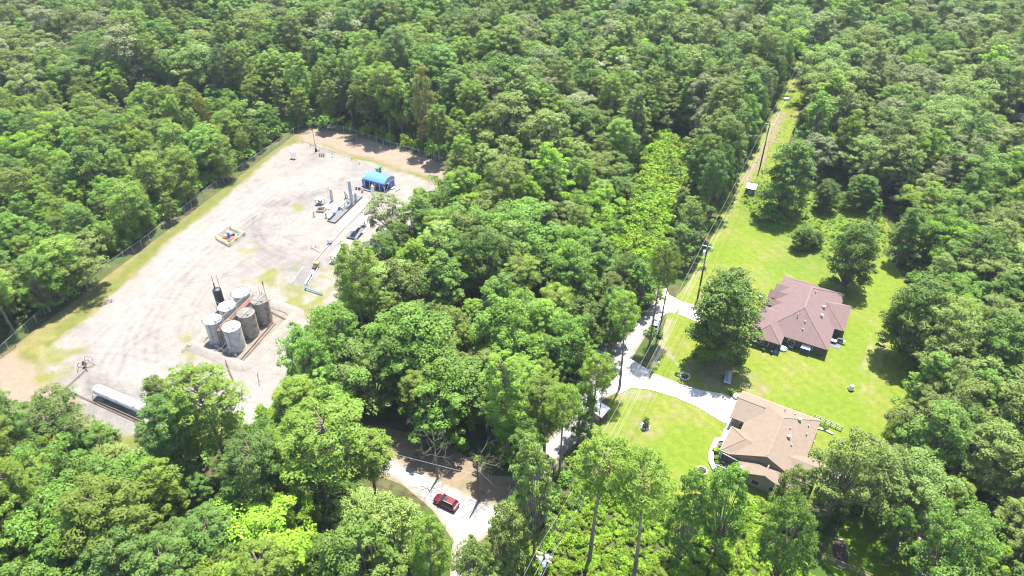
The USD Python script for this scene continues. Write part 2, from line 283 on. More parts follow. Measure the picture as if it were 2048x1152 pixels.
M_lawn = tinted('lawn_grass', scale=4.0, fine=((0.3, 0.78), (0.7, 1.16)), scale2=0.9, amp2=(0.86, 1.1), bump=0.06)
lawn = single('lawn', (v, f), M_lawn, 'bright green mown lawn around the two houses and along the power line', kind='structure'); tint(lawn, col)
v, f = sheet(GARDEN, 0.8, 0.004); gd = single('garden_lawn', (v, f), M_lawn, 'small bright lawn between the garden trees at the lower right', kind='structure'); tint(gd, np.tile(np.array([.11, .18, .012]), (len(v), 1)))
# bare dirt, gravel lane, concrete drives
M_lane = tinted('lane_gravel', scale=2.2, fine=((0.3, 0.84), (0.7, 1.08)), scale2=0.6, amp2=(0.86, 1.08))
v, f = sheet(DIRT, 0.9, 0.004); xy = v[:, :2]; d_ = single('bare_dirt', (v, f), M_lane, 'bare tan dirt and leaf litter beside the gravel lane', kind='structure')
tint(d_, blend(np.tile(np.array([.21, .16, .105]), (len(v), 1)), np.array([.10, .11, .035]), np.clip((nz(xy, .2, 21) - .5) * 5, 0, 1)))
v, f = sheet(LANE, 0.6, 0.008); xy = v[:, :2]; ln = single('gravel_lane', (v, f), M_lane, 'white crushed stone lane winding between the trees', kind='structure')
edge = shapely.distance(LANE.boundary, shapely.points(xy))
tint(ln, blend(np.tile(np.array([.29, .27, .25]), (len(v), 1)), np.array([.19, .16, .10]), np.clip(1.0 - edge / 1.1 + (nz(xy, .5, 22) - .5) * 1.4, 0, 1) * 0.85))
M_conc = simple('concrete', (.40, .375, .345), 0.85, var=0.05, scale=0.7, spec=0.2, dark=(.31,.285,.25), dark_scale=0.25, dark_at=(.5, .75))
def slabs(p, mid, n, label):                                   # a drive poured in bays, a joint open between each two
    t = thing('concrete_driveway', label, None, kind='structure'); ln_ = LineString([G(*q) for q in mid])
    cuts = [ln_.interpolate(k / n, normalized=True) for k in range(n + 1)]; rest_ = p
    for k in range(n):
        a, b = np.array(cuts[k].coords[0]), np.array(cuts[k + 1].coords[0]); d = (b - a) / np.linalg.norm(b - a); w = np.array([-d[1], d[0]]) * 14
        a0 = a - d * (9 if k == 0 else 0); b0 = b + d * (9 if k == n - 1 else 0)
        bay = rest_.intersection(Polygon([a0 - w, a0 + w, b0 + w, b0 - w])).buffer(-0.035, join_style='mitre')
        rest_ = rest_.difference(Polygon([a0 - w, a0 + w, b0 + w, b0 - w]))
        for g in getattr(bay, 'geoms', [bay]):
            if g.area > .5:
                v, f = sheet(g, 2.5, 0.09 + .004 * (k % 2)); b_ = np.array(g.exterior.coords[:-1]); m = len(b_); z1 = v[0, 2]
                part('slab', MB().add(v, f).add(np.vstack([np.c_[b_, np.zeros(m)], np.c_[b_, np.full(m, z1)]]), [q for i in range(m) for q in ((i, (i + 1) % m, (i + 1) % m + m), (i, (i + 1) % m + m, i + m))]), M_conc, t)
slabs(DRIVE_2, [(1225, 755), (1300, 765), (1370, 790), (1420, 808), (1475, 825)], 7, 'white concrete driveway curving up to the tan roofed house')
slabs(DRIVE_1, [(1318, 600), (1360, 618), (1420, 630), (1500, 635)], 4, 'short concrete driveway running under the big lawn tree to the brown roofed house')
# ---------------------------------------------------------------- vegetation
def leaf_quads(rng, cen, rad, per, size, aspect=0.6, up=0.25, jitter=0.55, low=-0.45):
    """little kite-shaped leaves on the skins of ellipsoid clumps"""
    n = len(cen) * per
    d = rng.normal(size=(n, 3)); d /= np.linalg.norm(d, axis=1, keepdims=True)
    d[:, 2] = np.where(d[:, 2] < low, -d[:, 2], d[:, 2])
    c, r = np.repeat(cen, per, 0), np.repeat(rad, per, 0)
    p = c + d * r * rng.uniform(0.72, 1.06, (n, 1))
    nr = d + rng.normal(size=(n, 3)) * jitter + [0, 0, up]; nr /= np.linalg.norm(nr, axis=1, keepdims=True)
    t = np.cross(nr, rng.normal(size=(n, 3))); t /= np.linalg.norm(t, axis=1, keepdims=True) + 1e-9; b = np.cross(nr, t)
    s = size * rng.uniform(0.65, 1.35, (n, 1))
    v = np.stack([p + t * s, p + b * s * aspect, p - t * s, p - b * s * aspect], 1).reshape(-1, 3)
    i = np.arange(n)[:, None] * 4
    return v, np.vstack([i + [0, 1, 2], i + [0, 2, 3]])
def limb_mesh(trunk_pts, trunk_r, limbs, n=6):
    m = MB()
    for k in range(len(trunk_pts) - 1): m.tube(trunk_pts[k], trunk_pts[k + 1], trunk_r[k], trunk_r[k + 1], n=n + 1, caps=False)
    for a, b, r in limbs: m.tube(a, b, r, r * 0.35, n=4, caps=False)
    return m
def make_pine(seed, H=18.0, R=4.0, base=0.42, clumps=150, per=92):
    rng = np.random.default_rng(seed)
    lean = rng.normal(size=2) * 0.6
    axis = lambda t: np.array([lean[0] * t * t, lean[1] * t * t, H * t])
    cen, rad, limbs = [], [], []
    for k in range(clumps):
        t = base + (1 - base) * ((k + 0.5) / clumps) ** 0.85
        u = (t - base) / (1 - base)
        prof = R * (0.55 + 0.55 * u) if u < 0.38 else R * 0.80 * max(0.0, 1 - ((u - 0.38) / 0.66) ** 2.2) ** 0.5 + 0.3
        a = k * 2.399 + rng.uniform(-0.5, 0.5); r = prof * rng.uniform(0.35, 1.05) ** 0.8
        o = axis(t); c = o + [math.cos(a) * r, math.sin(a) * r, 0.12 * r + rng.uniform(-0.35, 0.35)]
        s = rng.uniform(0.5, 0.98) * (0.8 + 0.25 * (1 - u))
        cen.append(c); rad.append([s, s, s * 0.62])
        if k % 2 == 0 and r > 1.0: limbs.append((axis(t - 0.05), c, 0.07))
    lv = leaf_quads(rng, np.array(cen), np.array(rad), per, 0.16, aspect=0.36, up=0.8, jitter=0.45)
    ts = np.linspace(0, 0.97, 7)
    return lv, limb_mesh([axis(t) for t in ts], 0.30 * (1 - ts * 0.85), limbs)
def make_broadleaf(seed, H=15.0, R=5.0, base=0.25, lobes=38, cone=0.0, gap=0.25, size=0.155, sub=6, per=64):
    """cone: 0 round crown, 1 pointed; gap: how uneven the lobes reach"""
    rng = np.random.default_rng(seed)
    zc, hz = H * (base + 1) / 2, H * (1 - base) / 2
    cen, rad, limbs = [], [], []
    fork = np.array([0, 0, H * base * 0.8 + 0.5]); sq = rng.uniform(0.8, 1.2); tilt = rng.normal(size=2) * 0.05 * H
    for k in range(lobes):
        z = 1 - 1.85 * (k + 0.5) / lobes; a = k * 2.399 + rng.uniform(-0.5, 0.5); q = math.sqrt(max(0, 1 - z * z))
        if cone: q = q * (1 - cone) + cone * min(1.0, (1 - z) * 0.62 + 0.08)
        w = 0.80 + gap * rng.uniform(-1, 0.8); s = R * rng.uniform(0.17, 0.38)
        c = np.array([math.cos(a) * q * R * w * sq + tilt[0] * (z + 1) / 2, math.sin(a) * q * R * w / sq + tilt[1] * (z + 1) / 2, zc + z * hz * (w + 0.1)])
        limbs.append((fork * rng.uniform(0.7, 1.25), c, 0.10))
        for j in range(sub):
            d = rng.normal(size=3); d /= np.linalg.norm(d); d[2] = abs(d[2]) * 0.8 - 0.2
            cen.append(c + d * s * 0.8); rad.append(np.array([1, 1, 0.75]) * s * rng.uniform(0.34, 0.62))
    lv = leaf_quads(rng, np.array(cen), np.array(rad), per, size, aspect=0.62, up=0.7, jitter=0.5)
    ts = np.linspace(0, 1, 5)
    return lv, limb_mesh([fork * t * 1.4 for t in ts], 0.34 * (1 - 0.6 * ts), limbs)
def make_bush(seed, R=1.6, n=9, per=70, size=0.2):
    rng = np.random.default_rng(seed)
    a, r = rng.uniform(0, 2 * math.pi, n), R * rng.uniform(0, 0.8, n) ** 0.7
    cen = np.c_[np.cos(a) * r, np.sin(a) * r, R * (0.35 + 0.5 * rng.random(n)) * (1.1 - r / R * 0.6)]
    s = R * rng.uniform(0.3, 0.5, n)
    m = MB()
    for c in cen[:5]: m.tube((0, 0, 0), c, 0.05, 0.02, n=4, caps=False)
    return leaf_quads(rng, cen, np.c_[s, s, s * 0.8], per, size, aspect=0.62, up=0.4), m

M_bark = simple('bark', (.17, .13, .095), 0.9, var=0.3, scale=3.0, spec=0.1, bump=0.03)
FOL = {'pine': foliage('pine_needles', (.080, .145, .012), (.225, .318, .034), 0.28), 'pine_dark': foliage('pine_needles_dark', (.055, .118, .020), (.160, .258, .038), 0.28),
       'leaf': foliage('leaves_mid_green', (.062, .132, .018), (.185, .292, .034), 0.30), 'olive': foliage('leaves_olive', (.110, .165, .034), (.240, .312, .070), 0.28, 0.2),
       'pale': foliage('leaves_grey_green', (.130, .158, .064), (.250, .282, .122), 0.28, 0.2), 'leaf_dark': foliage('leaves_dark_green', (.060, .118, .018), (.165, .250, .032), 0.30),
       'lime': foliage('leaves_lime', (.120, .225, .014), (.285, .415, .028), 0.38),
       'rusty': foliage('leaves_orange_brown', (.12, .14, .025), (.27, .235, .055), .3), 'yellow': foliage('leaves_yellow', (.20, .20, .015), (.38, .35, .03), .35)}
classes = UsdGeom.Xform(stage.CreateClassPrim('/World/Kinds'))
KIND = {}
def kind_class(name, made, fol):
    p = UsdGeom.Xform.Define(stage, f'/World/Kinds/{name}').GetPrim()
    usdkit.mesh(stage, f'{p.GetPath()}/trunk', made[1].get(), M_bark, smooth=True)
    usdkit.mesh(stage, f'{p.GetPath()}/crown', made[0], FOL[fol])
    KIND.setdefault(name.rsplit('_', 1)[0], []).append(p)
_p = [make_pine(s, *a) for s, a in ((1, (18, 4.2, .42)), (2, (19, 3.6, .5)), (3, (17, 4.6, .38)), (4, (18, 3.9, .33)), (5, (19, 3.4, .3)))]
for i, m in enumerate(_p): kind_class(f'pine_{i}', m, 'pine')
for i, m in enumerate(_p[1:]): kind_class(f'pinedark_{i}', m, 'pine_dark')
tall = [make_pine(s, 19, 4.2, .66, 95, 80) for s in (8, 9)]
for i, m in enumerate(tall): kind_class(f'pinetall_{i}', m, 'pine')
young = [make_pine(s, 11, r_, .10, 130, 60) for s, r_ in ((11, 3.0), (12, 2.6), (13, 3.4))]
for i, m in enumerate(young): kind_class(f'pineyoung_{i}', m, 'pine')
_b = [make_broadleaf(s, *a) for s, a in ((21, (15, 5.0, .25, 38)), (22, (17, 4.0, .2, 40, .35, .3)), (23, (14, 5.6, .22, 44, 0, .35)), (24, (16, 4.4, .12, 42, .2, .2)), (25, (18, 3.5, .1, 40, .75, .25)), (26, (15, 4.8, .3, 24, 0, .45)))]
for i, m in enumerate(_b): kind_class(f'leaf_{i}', m, 'leaf')
for i, m in enumerate(_b): kind_class(f'olive_{i}', m, 'olive')
for i in (0, 3, 5): kind_class(f'pale_{i}', _b[i], 'pale')
for i in (1, 2, 5): kind_class(f'lime_{i}', _b[i], 'lime')
kind_class('rusty_0', _b[3], 'rusty'); kind_class('rusty_1', _b[5], 'yellow'); kind_class('yellow_0', _b[1], 'yellow')
for i, s in enumerate((28, 29)): kind_class(f'oak_{i}', make_broadleaf(s, 16, 4.9, .02, 84, .34, .26, .155, 6, 56), 'leaf_dark')
_u = [make_bush(s) for s in (31, 32, 33)]
for i, m in enumerate(_u): kind_class(f'bush_{i}', m, 'leaf')
for i, m in enumerate(_u): kind_class(f'limebush_{i}', m, 'lime')
SIZE = {'rusty': (15, 5), 'yellow': (15, 5), 'oak': (15, 5), 'pine': (18, 4.2), 'pinedark': (18, 4.2), 'pinetall': (19, 4.2), 'pineyoung': (11, 3.2), 'leaf': (15, 5), 'olive': (15, 5), 'pale': (15, 5), 'lime': (15, 5), 'bush': (2, 1.8), 'limebush': (2, 1.8)}

for k, ps in KIND.items():                                      # true height and reach of each sort
    pts = [np.array(UsdGeom.Mesh(stage.GetPrimAtPath(f'{p.GetPath()}/crown')).GetPointsAttr().Get()) for p in ps]
    SIZE[k] = (float(np.mean([np.percentile(a[:, 2], 99.7) for a in pts])), float(np.mean([np.percentile(np.hypot(a[:, 0], a[:, 1]), 96) for a in pts])))
def plant(name, kind, which, loc, rz, scale, label, cat, group=None):
    t = thing(name, label, cat, loc, rz, group, scale)
    k = KIND[kind]; t.GetReferences().AddInternalReference(k[which % len(k)].GetPath()); t.SetInstanceable(True)
    return t

# what the photograph sees uncovered: no crown of the wood may stand in front of it
SEEN = shapely.union_all([Polygon(p).buffer(0) for p in (
    [(0, 660), (150, 565), (300, 470), (430, 365), (540, 290), (600, 250), (700, 262), (885, 325), (885, 345), (850, 352), (825, 385), (775, 405), (748, 440), (735, 470), (700, 500), (668, 520), (668, 555), (640, 590), (600, 620), (572, 650), (545, 700), (535, 768), (480, 768), (430, 752), (340, 772), (300, 772), (290, 810), (268, 860), (220, 868), (160, 822), (110, 808), (0, 770)],
    [(1594, 140), (1612, 140), (1606, 175), (1590, 235), (1548, 330), (1532, 350), (1530, 390), (1510, 440), (1560, 455), (1610, 440), (1630, 420), (1700, 420), (1722, 445), (1760, 470), (1740, 520), (1755, 560), (1790, 570), (1800, 600), (1795, 650), (1765, 690), (1785, 745), (1765, 790), (1755, 845), (1700, 860), (1645, 870), (1620, 915), (1560, 940), (1540, 970), (1470, 935), (1440, 955), (1400, 950), (1350, 930), (1240, 905), (1215, 885), (1210, 850), (1215, 800), (1220, 760), (1210, 720), (1240, 680), (1290, 640), (1335, 600), (1340, 560), (1375, 540), (1410, 480), (1455, 400), (1500, 345), (1540, 240)],
    [(760, 945), (790, 955), (870, 975), (960, 1000), (1000, 1015), (950, 1040), (930, 1070), (900, 1070), (880, 1030), (790, 985)],
    [(720, 900), (760, 880), (850, 905), (940, 960), (860, 955), (790, 935)],
    [(1060, 1130), (1110, 1040), (1180, 1000), (1280, 1010), (1290, 1148), (1060, 1150)],
    [(1662, 1085), (1690, 1065), (1755, 1070), (1768, 1150), (1650, 1150)], [(1835, 1050), (1870, 1050), (1870, 1150), (1840, 1150)],
    [(1245, 500), (1255, 410), (1288, 350), (1278, 300), (1320, 278), (1358, 300), (1338, 400), (1315, 500)], [(1090, 890), (1115, 870), (1120, 895), (1095, 915)], [(430, 810), (500, 810), (500, 830), (440, 830)], [(1150, 760), (1215, 770), (1215, 835), (1180, 835)],
    [(1205, 690), (1245, 680), (1240, 720), (1205, 730)], [(2025, 190), (2048, 190), (2048, 250), (2020, 240)])])
SITE_OPEN = poly([(-170, 862), (0, 714), (608, 255), (687, 264), (881, 325), (910, 345), (870, 400), (830, 455), (765, 520), (725, 575), (690, 620), (655, 662), (610, 712), (580, 760), (560, 840), (330, 885), (262, 895), (180, 865), (-60, 850)])
OPEN = shapely.union_all([SITE_OPEN.buffer(1.0), LAWN, CORRIDOR.buffer(0.5), MEADOW, DRIVE_1, DRIVE_2, LANE.buffer(-0.3), DIRT.buffer(-1), GARDEN, VINES, VINES_2])
def crown_hits(X, Y, H, R, kind_low=0.45):
    hit = np.zeros(len(X), bool)
    for z, k in ((1.03, 0.0), (0.92, 0.6), (0.72, 1.06), (kind_low, 1.0)):
        for a in (np.arange(8) * math.pi / 4 if k else [0]):
            px, py = project(X + R * k * math.cos(a), Y + R * k * math.sin(a), H * z)
            hit |= shapely.contains_xy(SEEN, px, py)
    return hit
WOOD = {}                                                     # zone -> (share of kinds, height range, words)
ZONES = [('left', Polygon([(-400, 1000), (-400, 200), (-100, 190), (640, 190), (640, 262), (0, 714)]), {'pineyoung': .50, 'leaf': .26, 'pine': .12, 'olive': .07, 'lime': .05}, (10, 15.5), 'left of pad fence'),
         ('grey', Polygon([(-400, 220), (-400, -60), (300, -60), (270, 190), (100, 240)]), {'pale': .38, 'pine': .22, 'olive': .25, 'leaf': .15}, (15, 22), 'at upper left'),
         ('back', Polygon([(300, -200), (1180, -200), (1180, 120), (900, 330), (640, 262), (560, 240), (270, 200)]), {'pine': .46, 'pinedark': .20, 'leaf': .18, 'olive': .11, 'pale': .05}, (17, 25), 'behind the back fence'),
         ('upper', Polygon([(1180, -200), (1600, -200), (1600, 130), (1450, 420), (1180, 420), (1000, 330), (900, 330)]), {'olive': .30, 'pine': .36, 'leaf': .2, 'pale': .08, 'lime': .06}, (16, 23), 'left of power line'),
         ('right', Polygon([(1600, -200), (2500, -200), (2500, 480), (1700, 470), (1560, 400), (1615, 130)]), {'olive': .66, 'leaf': .16, 'pale': .13, 'lime': .05}, (15, 21), 'right of power line'),
         ('east', Polygon([(1740, 440), (2600, 440), (2600, 1400), (1600, 1400), (1600, 980), (1760, 800)]), {'olive': .42, 'leaf': .40, 'lime': .08, 'pine': .10}, (12, 18.5), 'beside the lawns'),
         ('middle', Polygon([(900, 330), (1180, 420), (1450, 420), (1300, 620), (1180, 790), (1060, 930), (660, 860), (560, 760)]), {'leaf': .42, 'pine': .26, 'olive': .22, 'lime': .10}, (13, 20), 'between pad and driveway'),
         ('front', Polygon([(-600, 760), (0, 790), (330, 850), (640, 880), (900, 1060), (900, 1500), (-600, 1500)]), {'pine': .46, 'pinedark': .14, 'leaf': .26, 'olive': .10, 'lime': .04}, (14, 22), 'below the gravel pad'),
         ('lower', Polygon([(900, 1000), (1640, 980), (1640, 1500), (900, 1500)]), {'leaf': .45, 'olive': .3, 'pine': .2, 'lime': .05}, (9, 16), 'by the lane bottom')]
WORD = {'pine': 'yellow-green pine', 'pinedark': 'dark green pine', 'pineyoung': 'young bushy pine', 'leaf': 'mid-green broadleaf', 'olive': 'pale olive broadleaf', 'pale': 'grey-green broadleaf', 'lime': 'lime-green broadleaf'}
ORD = ['', 'second', 'third', 'fourth', 'fifth', 'sixth', 'seventh', 'eighth', 'ninth', 'tenth', 'eleventh', 'twelfth']
rng = np.random.default_rng(5)
KEY = []                                                      # trees that the photograph shows one by one: kind, base pixel, top pixel, crown half width in pixels, label
def key(kind, bx, by, tx, ty, half, label, which=0, flat=None):
    lo, hi = 0.5, 45.0                                          # upright tree whose top is seen at (tx, ty) and whose foot lies on row by
    for _ in range(40):
        h = (lo + hi) / 2; b = G(tx, ty, h)
        lo, hi = (h, hi) if project(b[0], b[1], 0.0)[1] < by else (lo, h)
    depth = b[1] * _c + (CAM_H - h * .6) * _s
    KEY.append((kind, b, h, half * depth / F, label, which))
key('oak', 1455, 722, 1470, 560, 74, 'huge dark round tree standing alone on the lawn between the two houses', 2)
key('oak', 1466, 640, 1474, 536, 32, 'slim tree rising behind the huge round lawn tree', 1)
key('oak', 1590, 428, 1598, 280, 52, 'large oval tree on the meadow right of the little power line shed', 3)
key('oak', 1707, 574, 1728, 452, 48, 'broad dark tree standing alone on the lawn behind the brown roofed house', 0)
key('oak', 1664, 420, 1663, 364, 27, 'round shrub-like tree right of the large oval meadow tree', 2)
key('oak', 1735, 418, 1737, 350, 32, 'rounded small tree at the top right corner of the meadow', 1)
key('oak', 1610, 498, 1612, 452, 22, 'low dark bush on the edge where meadow meets the mown lawn', 2)
key('oak', 1835, 716, 1862, 572, 60, 'round grey-green tree at the right edge of the lawn', 2)
key('olive', 1905, 770, 1935, 610, 60, 'wide pale tree behind the round tree at the lawn edge', 0)
key('pinetall', 1283.7, 1175, 1312, 912, 70, 'tall pine with long bare grey trunk, right one over the vine thicket', 0)
key('pinetall', 1152, 1125, 1205, 885, 68, 'tall pine with long bare dark trunk, left one over the vine thicket', 1)
key('pinetall', 1256, 779, 1262, 590, 38, 'slender pine whose bare trunk stands at the driveway entrance', 0)
key('pinetall', 1304, 690, 1330, 486, 34, 'slender dark pine by the top of the short driveway', 1)
key('pinetall', 1323, 668, 1345, 500, 26, 'leaning thin pine left of the utility pole with transformers', 0)
key('pinetall', 1198, 884, 1196, 712, 38, 'thin pine with bare trunk beside the little gazebo', 1)
key('pinetall', 1213, 860, 1208, 735, 20, 'thinnest pine leaning right of the little gazebo', 0)
key('pinetall', 1146, 955, 1130, 772, 42, 'vine-clad pine trunk left of the gazebo', 1)
key('pine', 395, 960, 390, 745, 72, 'big pine in front of the white pressure vessel', 0)
key('pine', 310, 905, 305, 763, 30, 'narrow pine covering the right end of the white pressure vessel', 1)
key('pine', 590, 1010, 600, 800, 85, 'broad bright pine below the tank battery', 2)
key('olive', 1690, 1040, 1725, 862, 75, 'wide olive tree over the right corner of the tan roofed house', 0)
key('olive', 1592, 1065, 1608, 932, 42, 'grey-green tree in front of the tan roofed house gable', 3)
key('leaf', 1475, 1105, 1480, 930, 55, 'dark round tree in front of the tan roofed house porch', 3)
key('leaf', 1380, 1130, 1395, 950, 50, 'dark tree with deep shade at the lower lawn edge', 3)
key('pale', 775, 480, 775, 385, 42, 'half bare grey-green tree beside the blue compressor shed', 0)
key('leaf', 660, 770, 664, 600, 58, 'rounded tree beside the blue pipe at the right edge of the pad', 0)
key('leaf', 612, 835, 606, 668, 52, 'dense dark tree overhanging the right side of the tank battery', 0)
key('pine', 700, 700, 700, 490, 45, 'pine hiding the end of the long white meter shelter', 0)
key('olive', 1080, 1120, 1075, 890, 60, 'two-toned tree between the gravel lane and the power line', 1)
key('olive', 780, 1150, 778, 1000, 72, 'wide olive tree left of the lane in front of the red car', 0)
key('olive', 1010, 1170, 1005, 1010, 55, 'thin-crowned tree right of the lane below the red car', 3)
key('olive', 1838, 1062, 1862, 925, 72, 'wide olive tree over the grey garden path at lower right', 2)
key('leaf', 1812, 1128, 1824, 1030, 38, 'dark tree between the oval bed and the grey garden path', 1)
key('leaf', 1595, 1190, 1612, 1005, 52, 'bright round tree left of the oval garden bed', 0)
key('leaf', 1945, 1190, 1960, 1020, 66, 'large tree in the lower right corner beside the garden path', 2)
key('olive', 1772, 1024, 1792, 895, 44, 'pale tree above the oval garden bed', 3)
key('leaf', 1168, 885, 1166, 775, 42, 'bushy tree beside the lane left of the garden shed', 3)
key('pine', 1098, 915, 1094, 765, 46, 'bright pine over the lane left of the bare pine trunks', 0)
key('leaf', 1052, 975, 1050, 858, 46, 'round tree between the dead tangled tree and the lane', 0)
key('olive', 958, 1222, 958, 1082, 46, 'thin olive tree at the bottom edge right of the lane', 0)
key('pine', 852, 1215, 850, 1045, 44, 'pine at the bottom edge left of the lane', 3)
key('pine', 735, 1010, 732, 880, 50, 'pine overhanging the upper bend of the gravel lane', 1)
key('leaf', 1035, 1085, 1040, 985, 38, 'bushy tree right of the reddish pole by the lane', 0)
key('leaf', 1232, 725, 1230, 612, 38, 'leafy tree left of the lane behind the slender entrance pine', 1)
key('oak', 1634, 496, 1637, 462, 17, 'small dark bush right of the low bush on the meadow edge', 1)
key('leaf', 1756, 452, 1760, 405, 20, 'slim little tree at the right end of the meadow', 4)
key('rusty', 838, 300, 842, 128, 30, 'broadleaf tree with orange-brown crown in the wood behind the blue shed', 0)
key('yellow', 398, 300, 398, 184, 14, 'small bright yellow tree top among the young trees left of the pad', 1)
key('rusty', 95, 1010, 92, 868, 22, 'yellowing bushy tree in the wood at the lower left', 1)
key('leaf', 60, 880, 60, 800, 64, 'dark bushy tree at the left below the orange dirt', 2)
key('leaf', 190, 915, 185, 845, 40, 'dark conical tree beside the orange dirt strip', 3)
for k_ in range(9):                                           # the wall of vine-clad trees along the left of the power line
    a = k_ / 8; bx, by = 1428 + (1575 - 1428) * a - 4, 470 + (175 - 470) * a
    key('oak' if k_ % 3 else 'pinedark', bx + 1, by, bx + 9 - 3 * a, by - 160 + 60 * a, 30 - 9 * a, ('nearest', 'second', 'third', 'fourth', 'fifth', 'sixth', 'seventh', 'eighth', 'farthest')[k_] + ' tall vine-clad tree of the row along the power line', k_)
def grow(spacing, y_split):
    X0, X1, Y0, Y1 = -330, 345, 38, 470
    gx, gy = np.meshgrid(np.arange(X0, X1, spacing), np.arange(Y0, Y1, spacing * 0.87)); gx = gx + (np.arange(len(gx)) % 2)[:, None] * spacing / 2
    q = np.c_[gx.ravel(), gy.ravel()] + rng.uniform(-.36, .36, (gx.size, 2)) * spacing
    px, py = project(q[:, 0], q[:, 1], 8.0)
    q = q[(px > -260) & (px < 2310) & (py > -110) & (py < 1390)]
    q = q[~shapely.contains_xy(OPEN, q[:, 0], q[:, 1])]
    kb = np.array([k[1] for k in KEY]); kr = np.array([k[3] for k in KEY])
    q = q[(np.hypot(q[:, None, 0] - kb[None, :, 0], q[:, None, 1] - kb[None, :, 1]) > 2.0 + kr * 0.55).all(1)]
    return q
q = grow(7.0, 0); n = len(q)
px, py = project(q[:, 0], q[:, 1], 0.0)
zone = np.full(n, 6)
for i, z in enumerate(ZONES): zone[shapely.contains_xy(z[1], px, py)] = i
kinds = np.empty(n, object); hh = np.zeros(n); rr = np.zeros(n)
for i in range(n):
    z = ZONES[zone[i]]; ks = list(z[2]); kinds[i] = ks[rng.choice(len(ks), p=np.array([z[2][k] for k in ks]) / sum(z[2].values()))]
    hh[i] = rng.uniform(*z[3]) * rng.uniform(0.72, 1.24); rr[i] = SIZE[kinds[i]][1] * hh[i] / SIZE[kinds[i]][0] * rng.uniform(0.84, 1.30)
    if kinds[i].startswith('pine') and kinds[i] != 'pineyoung': rr[i] *= 1.08
scale_try = np.ones(n); ok = np.zeros(n, bool)
for s in (1.0, 0.75, 0.55, 0.38, 0.24):
    todo = ~ok
    hit = crown_hits(q[todo, 0], q[todo, 1], hh[todo] * s, rr[todo] * s)
    idx = np.nonzero(todo)[0][~hit]; ok[idx] = True; scale_try[idx] = s
q, kinds, zone, hh, rr = q[ok], kinds[ok], zone[ok], (hh * scale_try)[ok], (rr * scale_try)[ok]
for kd, b, h, r, label, which in KEY:
    sz = SIZE[kd]
    plant('pine_tree' if kd.startswith('pine') else 'broadleaf_tree', kd, which, (*b, 0), rng.uniform(0, 6.28), (r / sz[1], r / sz[1], h / sz[0]), label, 'tree', 'vine-clad trees in the row along the power line' if 'of the row along' in label else None)
depth = q[:, 1] * _c + CAM_H * _s
px, py = project(q[:, 0], q[:, 1], hh * 0.7)
vis = (px > -60) & (px < 2108) & (py > -40) & (py < 1200)
rank = np.where(vis, rr * np.sqrt(np.maximum(hh, .1)) / depth, 0)
spin, pick = rng.uniform(0, 360, len(q)), rng.integers(0, 50, len(q))
one = np.zeros(len(q), bool)
is_pine = np.array([k.startswith('pine') for k in kinds])
for sel in (is_pine, ~is_pine):
    idx = np.nonzero(sel)[0]; one[idx[np.argsort(-rank[idx])[:280]]] = True
one &= vis
desc = {}
for i in np.nonzero(one)[0]:
    mine = np.nonzero(one & (zone == zone[i]))[0]
    size = ('low', 'mid-sized', 'tall')[int(3 * (hh[mine] < hh[i]).mean() * .999)]
    side = ('left', 'middle', 'right')[int(3 * (px[mine] < px[i]).mean() * .999)]; row = ('near', 'far')[int((depth[mine] < depth[i]).mean() > .5)]
    desc.setdefault((zone[i], kinds[i], size, row, side), []).append(i)
for (zn, kd, size, row, side), members in desc.items():
    members.sort(key=lambda i: px[i])
    for n_, i in enumerate(members):
        sz = SIZE[kd]; name_ = f'{size} {WORD[kd]}'; where = f'{row} {side} of the wood {ZONES[zn][4]}'
        lab = f'{name_} at the {where}' if len(members) == 1 else f'leftmost {name_}, {where}' if n_ == 0 else f'{ORD[n_]} {name_} from left, {where}'
        plant('pine_tree' if is_pine[i] else 'broadleaf_tree', kd, int(pick[i]), (*q[i], 0), math.radians(spin[i]), (rr[i] / sz[1], rr[i] / sz[1], hh[i] / sz[0]), lab, 'tree', f'{WORD[kd]} trees in the wood {ZONES[zn][4]}')
def scatter(name, items, label, cat):
    """one object for what is left of a kind: (kind, which, x, y, spin, scale xy, scale z)"""
    pi = UsdGeom.PointInstancer.Define(stage, numbered('/World', name))
    used, index, pos, rot, scl = {}, [], [], [], []
    for kd, which, x, y, sp, sx, sz_ in items:
        kk = KIND[kd]; p = kk[which % len(kk)]
        if p not in used:
            used[p] = len(used)
            c = UsdGeom.Xform.Define(stage, f'{pi.GetPath()}/{["first", "second", "third", "fourth", "fifth", "sixth", "seventh", "eighth", "ninth", "tenth"][len(used) % 10]}_sort_{len(used)}'); c.GetPrim().GetReferences().AddInternalReference(p.GetPath())
            pi.GetPrototypesRel().AddTarget(c.GetPath())
        index.append(used[p]); pos.append((x, y, 0)); a = math.radians(sp) / 2; rot.append((math.cos(a), 0, 0, math.sin(a))); scl.append((sx, sx, sz_))
    pi.CreateProtoIndicesAttr(Vt.IntArray(index)); pi.CreatePositionsAttr(Vt.Vec3fArray.FromNumpy(np.array(pos, np.float32)))
    pi.CreateOrientationsAttr(Vt.QuathArray([Gf.Quath(*map(float, r)) for r in rot])); pi.CreateScalesAttr(Vt.Vec3fArray.FromNumpy(np.array(scl, np.float32)))
    return tag(pi.GetPrim(), label, cat, None, 'stuff')
def rest(sel): return [(kinds[i], int(pick[i]), *q[i], spin[i], rr[i] / SIZE[kinds[i]][1], hh[i] / SIZE[kinds[i]][0]) for i in np.nonzero(sel & ~one)[0]]
scatter('pine_forest', rest(is_pine), 'distant mass of pine trees reaching to the top of the picture', 'forest')
scatter('broadleaf_forest', rest(~is_pine), 'distant mass of broadleaf trees reaching to the top of the picture', 'forest')
